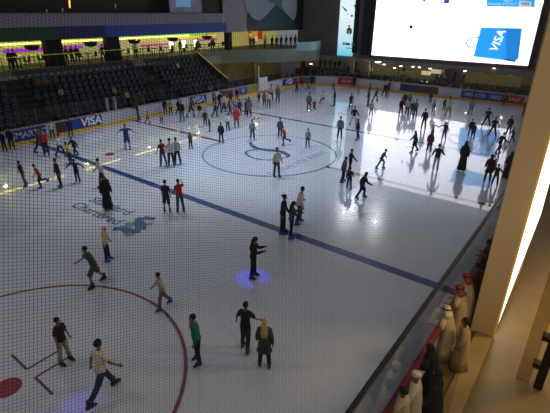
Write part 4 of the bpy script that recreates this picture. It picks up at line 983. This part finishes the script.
P(431.5, 137.5, 121.8, 'reach_right', 85, LS('#b8aab0'), TR('#5a4c52'), HS, 'child in pale pink top reaching out an arm to the black-clad skater')
P(443.5, 140, 121.8, 'reach_left', 100, LS('#131419'), TR('#14161c'), HS, 'black-clad skater holding the hand of the pink-top child')
P(414.5, 152.3, 130.5, 'walk', 200, CT('#2a2328'), TR('#17171c'), ('long', '#120f10'), 'woman with long hair in flared dark coat walking on the white glare')
P(428.5, 152.5, 130.5, 'rest', 270, CT('#5e2a2e'), TR('#1a181c'), ('long', '#1a1212'), 'woman in reddish brown coat on the white glare')
P(434.8, 170.8, 143.7, 'hold', 80, LS('#16171c'), TR('#a8a2a4'), HS, 'person in black vest and white trousers skating on the white glare')
P(461, 171, 136, 'rest', 80, ('thobe', '#131318'), None, ('scarf', '#0e0e12'), 'tall woman in long black robe standing between the two blue reflections', hgt=1.88, shoe=BLK)
P(469.8, 115, 97.3, 'rest', 270, LS('#8a8c94'), TR('#6a6c76'), HS, 'person in pale grey before the blue far advert')
P(469.6, 136.5, 118.3, 'rest', 280, LS('#1a1c24'), TR('#20242e'), HS, 'dark person on the upper blue reflection, taller one of a pair')
P(472.4, 138.5, 122, 'rest', 250, CT('#3a2a2c'), TR('#1d1c22'), HS, 'dark brown child on the upper blue reflection, shorter one of a pair')
P(486.8, 147.5, 107.5, 'wide', 85, T('#16181e'), TR('#181b24'), HS, 'person with legs wide apart and dark tee above the blue reflection', hgt=1.72) if False else P(485.5, 127.3, 107.5, 'wide', 85, T('#16181e'), TR('#181b24'), HS, 'person in dark tee with legs wide apart beyond the blue reflection')
P(491.5, 137.3, 116.5, 'wide', 75, T('#191b22'), TR('#2a2d36'), HS, 'person with bent knees and arms out at the corner of the blue reflection')
P(507.8, 135, 115.3, 'rest', 95, LS('#1f1a1a'), TR('#1c1a1c'), HS, 'tall dark brown person near the glass at the far end of the near boards')
P(511.8, 142.3, 127, 'walk', 200, LS('#3a2c28'), TR('#2a2426'), HS, 'shorter brown-clad person just before the tall dark brown one')
P(497, 153.5, 131.8, 'stride', 40, LS('#15151a'), TR('#16171d'), HS, 'dark skater leaning forward at the lower corner of the blue reflection')
P(486.5, 182.5, 153.5, 'rest', 95, CT('#1d191b'), TR('#18171b'), ('long', '#141112'), 'woman in dark jacket, the taller of the pair near the near boards')
P(494, 186, 163.3, 'hips', 85, LS('#17161a'), TR('#19181d'), HS, 'person in black with hands on hips beside the taller woman near the near boards')
P(506.5, 178, 160, 'rest', 100, ('abaya', '#101014'), None, ('scarf', '#0d0d11'), 'woman in black robe close to the near boards next to the pillar', hgt=1.6, shoe=BLK)
P(503.6, 105.3, 92, 'crouch', 200, LS('#8a3a26'), TR('#2a2226'), HS, 'person in rust red crouching in front of the far red advert')
P(523.5, 118, 98.5, 'rest', 260, LS('#4a4020'), TR('#231d1a'), HS, 'person in olive top at the far corner beside the pillar')
P(473.8, 101, 90.8, 'glide', 200, LS('#3a3c4a'), TR('#23252e'), HS, 'dark blue person bending before the blue far advert', hgt=1.4)
# --- skaters near the centre line
P(342, 182, 156.7, 'glide', 20, HD('#4c4d52'), TR('#1b2030'), HS, 'skater in grey hooded jacket bending forward at the red line')
P(348.5, 174, 148.8, 'hold', 20, LS('#121318'), TR('#13151b'), HS, 'black-clad skater with an arm stretched out at the end of the red line')
P(348.7, 190.3, 167.5, 'walk', 90, LS('#2c3438'), TR('#262e34'), HS, 'child in dark grey-green just below the red line')
P(360, 198, 171.8, 'stride', 15, CT('#15161b'), TR('#1a1f2c'), HLg, 'skater in long black coat nearest to the viewer below the red line')
P(379.5, 168.8, 149, 'lunge', 10, LS('#3a2c32'), TR('#26222a'), HS, 'skater in dark maroon lunging on the white glare above the red line')
# --- spectators on the near walkway
SHOE = ('shoe', '#1a1614')
def Q(hx, hy, hgt, pose, ang, top, bot, hair, label, dy=0, dx=0, **kw):
    hgt *= 1.03
    g = at(hx, hy, 2, hgt-.02); J = skeleton(pose); s = hgt/skeleton('stand')['top']
    yaw = R(ang); hd = J['head']*s
    off = Matrix.Rotation(yaw, 3, 'Z') @ Vector((hd.x, hd.y, 0))
    pos = Vector((g.x-off.x+dx, max(-15.9, min(-15.46, g.y-off.y))+dy, 0))
    o = person(pos, yaw, hgt, pose, top, bot, hair, label, shoe=kw.pop('shoe', SHOE), **kw); o.scale.x *= 1.13; o.scale.y *= 1.13
    return o
Q(417.5, 371.5, 1.66, 'rest', 95, ('thobe', '#cdbfa2'), None, ('cap', '#ddd0b6'), 'man in white robe and white cap at the red rail')
Q(404, 386, 1.62, 'rest', 85, ('thobe', '#b7a586'), None, HS, 'bare-headed man in white robe in front of the white-capped man')
Q(439, 368, 1.62, 'rest', 100, ('abaya', '#100e0d'), None, ('scarf', '#0d0b0a'), 'woman in black robe with her back to the viewer beside the white-capped man')
Q(432, 343, 1.62, 'rail', 80, ('abaya', '#0d0c0c'), None, ('scarf', '#0b0a0a'), 'woman in black robe leaning on the red rail behind the white-capped man')
Q(447.5, 304, 1.7, 'rail', 80, ('thobe', '#d2bd93'), None, ('ghutra', '#e0cfae'), 'man in white robe and white headcloth leaning on the rail')
Q(467.5, 317, 1.68, 'rest', 110, ('thobe', '#a88b58'), None, HS, 'dark-haired man in beige robe standing behind the white headcloth man')
Q(459, 283, 1.68, 'rail', 85, ('thobe', '#cdb78e'), None, ('ghutra', '#b2442c'), 'man in white robe with red headcloth, the nearer of two')
Q(467, 271.5, 1.7, 'rail', 85, ('thobe', '#c8b289'), None, ('ghutra', '#b54a30'), 'man in white robe with red headcloth, the farther of two')
Q(480.5, 262, 1.6, 'rail', 80, LS('#5a2c1a'), TR('#1c1816'), HS, 'person in rust brown top leaning on the rail near the pillar')
Q(484.5, 248, 1.66, 'rest', 85, LS('#17120f'), TR('#16120f'), HLg, 'long-haired woman in dark brown beyond the rust brown top')
Q(489.5, 238, 1.64, 'rail', 85, LS('#7d4a30'), TR('#2a211c'), HS, 'person in tan top on the rail beyond the long-haired woman')
Q(495.5, 226, 1.66, 'rest', 85, LS('#14110f'), TR('#16130f'), HS, 'dark-haired person in black farthest along the rail before the pillar')
for k, (px, py) in enumerate(((499.5, 215), (503.5, 204), (507, 194))):
    Q(px, py, 1.62, 'rest', 90, LS(('#3a3028', '#54483a', '#2a2420')[k]), TR('#1c1916'), HS, ('person in grey-brown past the black top along the near rail', 'person in lighter brown past the grey-brown one along the near rail', 'last dark person visible along the near rail')[k])
# --- crowd behind the far boards
rnd = random.Random(11)
PAL = [('#15171a', 'dark'), ('#1c2422', 'dark'), ('#22201e', 'dark'), ('#141414', 'dark'), ('#2a2c30', 'dark'), ('#5c5a56', 'grey'), ('#9c978e', 'pale'), ('#6a2a26', 'red'), ('#2c4038', 'green'), ('#2a3a60', 'blue')]
def far_crowd(px, py, x, c, word, place):
    p = at(px, py, 0, x)
    g = Vector((x, p.y, 0)); hair = HS if rnd.random() < .7 else ('scarf', '#141414')
    person(g, R(180+rnd.uniform(-25, 25)), rnd.uniform(1.6, 1.78), rnd.choice(['stand', 'rest', 'rail', 'hips']), rnd.choice([LS, T])(c), TR('#1a1a1e'), hair,
           '%s-clothed spectator standing behind the %s' % (word, place), shoe=SHOE, group='%s-clothed spectators behind the %s' % (word, place))
def seg(px):
    return ('white boards left of the red advert' if px < 338 else 'red advert on the far boards' if px < 357 else 'long white boards' if px < 400 else 'dark blue and brown adverts' if px < 438 else 'short white board panel' if px < 461 else 'blue advert at the far end' if px < 503 else 'red advert at the far corner')
px = 318; nrow_ = 0
while px < 524:
    c, wd = rnd.choice(PAL); rw = nrow_ % 3; nrow_ += 1
    far_crowd(px, 80, 29.45+(0, .75, 1.5)[rw], c, wd, seg(px)); px += rnd.uniform(1.9, 3.4)
px = 320; k = 0
PAL2 = [('#1a1c1e', 'dark'), ('#b0aca2', 'pale'), ('#23262a', 'dark'), ('#7a7468', 'grey'), ('#8a3a30', 'red'), ('#3f5a4c', 'green'), ('#18181a', 'dark'), ('#9a8a6a', 'tan'), ('#34466a', 'blue')]
while px < 520:
    c, wd = PAL2[(k*5+k//9) % 9]; x = 35.4+1.1*(k % 3); q = at(px, 74, 0, x); hair = HS if k % 4 else ('scarf', '#141414')
    if abs(px-351) > 3 and abs(px-364) > 4:
        person(Vector((x, q.y, .75)), R(180+rnd.uniform(-50, 50)), rnd.uniform(1.6, 1.78), rnd.choice(['stand', 'rest', 'hips']), LS(c), TR('#1a1a1e'), hair, '%s-clothed guest in the cafe beyond the %s' % (wd, seg(px)), shoe=SHOE, group='%s-clothed cafe guests beyond the %s' % (wd, seg(px)))
    px += rnd.uniform(3.6, 5.6); k += 1
# behind the corner boards
for px, c, lab in ((252, '#16161a', 'dark spectator standing beyond the boards left of the white gate'), (272.5, '#121216', 'black-clad spectator beyond the boards right of the white gate'), (277, '#6a604c', 'spectator in tan beyond the boards left of the corner advert'),
                   (284, '#2a2a24', 'dark olive spectator behind the corner blue advert'), (290, '#44342c', 'brown-clad spectator behind the corner blue advert'), (295, '#1a1a1c', 'black-clad spectator behind the end of the corner blue advert'), (304, '#2c2a20', 'dark spectator behind the curved corner boards'), (311, '#222a30', 'dark blue-grey spectator behind the curved corner boards'), (246, '#77702c', 'spectator in olive yellow behind the yellow-blue advert'), (240.5, '#1a1a1e', 'black-clad spectator behind the start of the yellow-blue advert')):
    t = path_px(px); p = ppt(t); n = Vector((p.x-20, p.y-5, 0)).normalized(); q = p+n*.7
    if p.x < LX-RC: q = Vector((p.x, WY+.75, 0))
    person(q, math.atan2(-n.y, -n.x), rnd.uniform(1.62, 1.78), 'rest', LS(c), TR('#1a1a1e'), HS, lab, shoe=SHOE)
# --- people at the boards of the stand (heads over the boards)
for px, c, lab in ((20.5, '#1c1a1a', 'dark-haired spectator behind the first blue advert by the stand'), (34, '#241f1e', 'spectator behind the end of the first blue advert by the stand'), (82, '#1a1818', 'spectator behind the wide blue advert by the stand'), (97.5, '#7a2220', 'spectator in red behind the end of the wide blue advert'), (176, '#1c1c1e', 'dark spectator leaning on the boards below the stand'), (196, '#201e22', 'dark spectator behind the small blue advert'), (205, '#2a2628', 'spectator in dark grey behind the end of the small blue advert')):
    t = path_px(px); p = ppt(t)
    person(Vector((p.x, WY+.55, 0)), R(-90), 1.55, 'rest', LS(c), TR('#1a1a1e'), HS, lab, shoe=SHOE)
# --- people sitting in the stand
def sitter(px, py, c, lab, hair=HS):
    best = min(range(NROW), key=lambda k: abs(proj((at(px, py, 1, YB+k*tread+.45).x, YB+k*tread+.45, ZB+(k+1)*rise+.9))[1]-py))
    y = YB+best*tread+.42; z = ZB+(best+1)*rise; x = at(px, py, 1, y).x
    person(Vector((x, y-.03, z+.30)), R(-90), 1.66, 'sit', LS(c), TR('#1c1c20'), hair, lab, shoe=SHOE)
sitter(115, 96, '#b0701c', 'person in orange sitting in the lowest seats of the stand')
sitter(127, 97, '#a8a24a', 'person in yellowish top sitting low in the stand right of the orange one')
sitter(178, 68, '#b0aca4', 'person in white sitting alone in the upper stand seats')
sitter(128, 64, '#7a2420', 'person in dark red sitting near the top of the stand')
sitter(152, 82, '#6a2622', 'person in red-brown sitting low in the stand toward the right end')
sitter(38, 82, '#5a4a30', 'person in brown sitting beside the dark stand stairs')
sitter(46, 85, '#6b4a2c', 'person in orange-brown sitting right of the stairs person')
sitter(61, 93, '#8a867c', 'person in grey-white sitting low in the stand left half')
sitter(56, 82, '#4a463c', 'person in dull green sitting in the middle of the stand left half')
# --- people and cafe tables on the concourse
def conc(px, y, c, lab, pose='rest', ang=-90, bot='#121214'):
    x = at(px, 52, 1, y).x; person(Vector((x, y, CZ)), R(ang), 1.68, pose, LS(c), TR(bot), HS, lab, shoe=SHOE)
conc(8, 22.9, '#15140f', 'dark figure on the concourse under the green fascia, nearest the picture edge')
conc(12.5, 23.1, '#1c1a12', 'dark figure on the concourse next to the one at the picture edge')
conc(65.5, 23.4, '#101014', 'dark figure before the narrow purple-striped shop, first of three', ang=-60)
conc(71, 23.2, '#0f0f12', 'dark figure before the narrow purple-striped shop, middle of three')
conc(76.5, 23.2, '#131316', 'dark figure before the narrow purple-striped shop, last of three', ang=-120)
conc(102, 23.1, '#2a2414', 'dark figure bending by the railing left of the middle black column', 'glide')
conc(135, 23.3, '#b8bcb8', 'person in white on the concourse right of the middle black column')
conc(180.5, 22.9, '#0c0d12', 'black silhouette standing on the concourse between two white lights')
conc(198, 23.1, '#4a7a3a', 'person in green on the concourse at the top of the stair rail')
conc(212.5, 23.1, '#3a3226', 'dark figure sitting toward the end of the concourse', 'glide')
for px, y, c, lab in ((250.5, 21.9, '#0d0d12', 'black-clad person of the couple before the mural'), (253.5, 22.2, '#16161a', 'dark person of the couple before the mural'), (265, 22.2, '#b0a89a', 'person in white right of the mural on the balcony'), (272, 21.0, '#141416', 'dark figure on the balcony, first right of the mural'), (276.5, 20.6, '#121214', 'dark figure on the balcony, second right of the mural'), (281, 20.8, '#1a1816', 'dark figure on the balcony, third right of the mural'), (286, 20.4, '#101012', 'dark figure on the balcony, fourth right of the mural'), (290.5, 20.2, '#2a241e', 'dark figure on the balcony left of the pale glass parapet'), (295, 20.4, '#3a3428', 'brownish figure on the balcony behind the start of the pale glass')):
    x = at(px, 46, 1, y).x; person(Vector((x, y, CZ-.02)), R(-100), 1.66, 'rest', LS(c), TR('#121214'), HS, lab, shoe=SHOE)
chair = MB(); chair.box(-.22, .22, -.22, .22, .42, .47); chair.box(-.22, .22, .19, .23, .47, .92)
chair_parts = [('seat', MB().box(-.22, .22, -.22, .22, .42, .47).mesh('seat', mat('#15130f', .6))), ('backrest', MB().box(-.22, .22, .19, .23, .47, .92).mesh('backrest', mat('#15130f', .6)))]
leg_me = MB().tube([(0, 0, 0), (0, 0, .43)], .02, n=6).mesh('leg', mat('#15130f', .6))
def cafe_chair(x, y, rz, lab, grp):
    t = empty('cafe_chair', (x, y, CZ), rz); tag(t, lab, 'chair', grp)
    for n, me in chair_parts: link(n, me, t)
    for a, b in ((-.19, -.19), (.19, -.19), (-.19, .19), (.19, .19)): link('leg', leg_me, t, (a, b, 0))
tt = MB().loft([[(.42*math.cos(a*math.pi/8), .42*math.sin(a*math.pi/8), z) for a in range(16)] for z in (.72, .76)]).mesh('tabletop', mat('#1a1710', .4))
tb = MB().tube([(0, 0, .02), (0, 0, .72)], .04, n=8).loft([[(.25*math.cos(a*math.pi/6), .25*math.sin(a*math.pi/6), z) for a in range(12)] for z in (0, .03)]).mesh('table_base', mat('#15130f', .5))
for k, px in enumerate((18, 33, 47, 88, 122, 143, 155, 167, 192, 205, 219)):
    y = 24.1+.25*(k % 3); x = at(px, 54, 1, y).x
    t = empty('cafe_table', (x, y, CZ)); tag(t, 'small round dark cafe table behind the concourse railing', 'table', 'cafe tables on the concourse'); link('tabletop', tt, t); link('table_base', tb, t)
    for dx, rz in ((-.62, R(90)), (.62, R(-90))): cafe_chair(x+dx, y, rz, 'dark cafe chair at a small round table behind the concourse railing', 'cafe chairs on the concourse')
for px, lab in ((171.5, 'white glowing panel on the concourse left of the black silhouette'), (184, 'white glowing panel on the concourse right of the black silhouette'), (196, 'white glowing panel on the concourse at the end of the seats')):
    x = at(px, 48, 1, 25.3).x; t = empty('light_panel', (x, 25.3, CZ)); tag(t, lab, 'lit panel')
    MB().box(-.28, .28, -.04, .04, .45, 1.25).build('panel_face', mat('#f4faf4', .5, emit=2.0), t); MB().box(-.2, .2, -.06, .06, 0, .45).build('panel_stand', mat('#2a2a2a', .5), t)
# ------------------------------------------------------------------ lights
def spot(loc, target, power, col, size=75, rad=.12, blend=.6):
    l = D.lights.new('spot_lamp', 'SPOT'); l.energy = power; l.color = lin(col)[:3]; l.spot_size = R(size); l.spot_blend = blend; l.shadow_soft_size = rad
    o = D.objects.new('spot_lamp', l); C.objects.link(o); o.location = loc
    o.rotation_euler = (Vector(target)-Vector(loc)).to_track_quat('-Z', 'Y').to_euler()
def point(loc, power, col, rad=.2):
    l = D.lights.new('point_lamp', 'POINT'); l.energy = power; l.color = lin(col)[:3]; l.shadow_soft_size = rad
    o = D.objects.new('point_lamp', l); C.objects.link(o); o.location = loc
def area(loc, target, power, col, sx, sy):
    l = D.lights.new('area_lamp', 'AREA'); l.energy = power; l.color = lin(col)[:3]; l.shape = 'RECTANGLE'; l.size = sx; l.size_y = sy
    o = D.objects.new('area_lamp', l); C.objects.link(o); o.location = loc
    o.rotation_euler = (Vector(target)-Vector(loc)).to_track_quat('-Z', 'Y').to_euler()
for px, py, w in ((283, 268, 1.2), (344, 212, .7), (353, 206, .7), (375, 222, .8), (279, 263, .3), (145, 341, 1.0), (188, 331, .6)):
    p = at(px, py, 2, -15)
    spot((p.x, p.y, 15), (p.x*.6+(-2)*.4, p.y*.8, 0), 2700*w, '#eef0f6', 85)
for px, py, w in ((400, 222, .3), (430, 235, .35), (422, 243, .2), (415, 248, .2)):
    p = at(px, py, 2, -15)
    spot((p.x, p.y, 15), (p.x-4, p.y, 0), 900*w, '#fff0c0', 70, .08)
spot((-2, 2, 17), (1, -1, 0), 5000, '#bfdcff', 70, .3)
spot((14, -2, 16), (13, 0, 0), 1800, '#e6eaff', 80, .3)  # unseen lamp added to brighten the far ice
spot((-22, -3, 15), (-16, -4, 0), 600, '#ffdcc0', 80, .2)
p = at(253, 278, 2, 0); spot((p.x+3, p.y+4, 12), p, 5200, '#2c2cff', 6.5, .05, .8)
p = at(82, 411, 2, 0); spot((p.x+3, p.y+4, 12), p, 1800, '#4038ff', 6.5, .05, .8)
# ------------------------------------------------------------------ world: dim hall ambience
w = D.worlds.new('hall'); sc.world = w; w.use_nodes = True
w.node_tree.nodes['Background'].inputs[0].default_value = (.33, .34, .38, 1); w.node_tree.nodes['Background'].inputs[1].default_value = .6
# near walkway and pillar: unseen warm lamps added on the camera side as fill
area((-17, -18.6, 9.8), (-10.5, -16.2, 4.5), 120, '#ffdc9c', 1.6, 1.0)
area((-13.5, -18.6, 4.2), (-12.5, -15.6, .8), 40, '#ffdca0', 1.2, .8)
area((-7.5, -20.5, 7), (-8, -16.4, 3.5), 420, '#ffd488', 1.5, 1.5)  # added to brighten the pillar's dark side face
# concourse and cafe glow
for x in (-8, 0, 8, 16): point((x, 24.2, 5.9), 40, '#e8e080', .15)
for y in (-12, -8, -4, 0, 4, 8, 12): point((34.9, y, 2.6), 45, '#f4e4b4', .15)
point((24, 21, 5.8), 50, '#e8e080', .15)
for x in (18, 24, 30): point((x, 21.5, 2.3), 22, '#f0d8a0', .1)
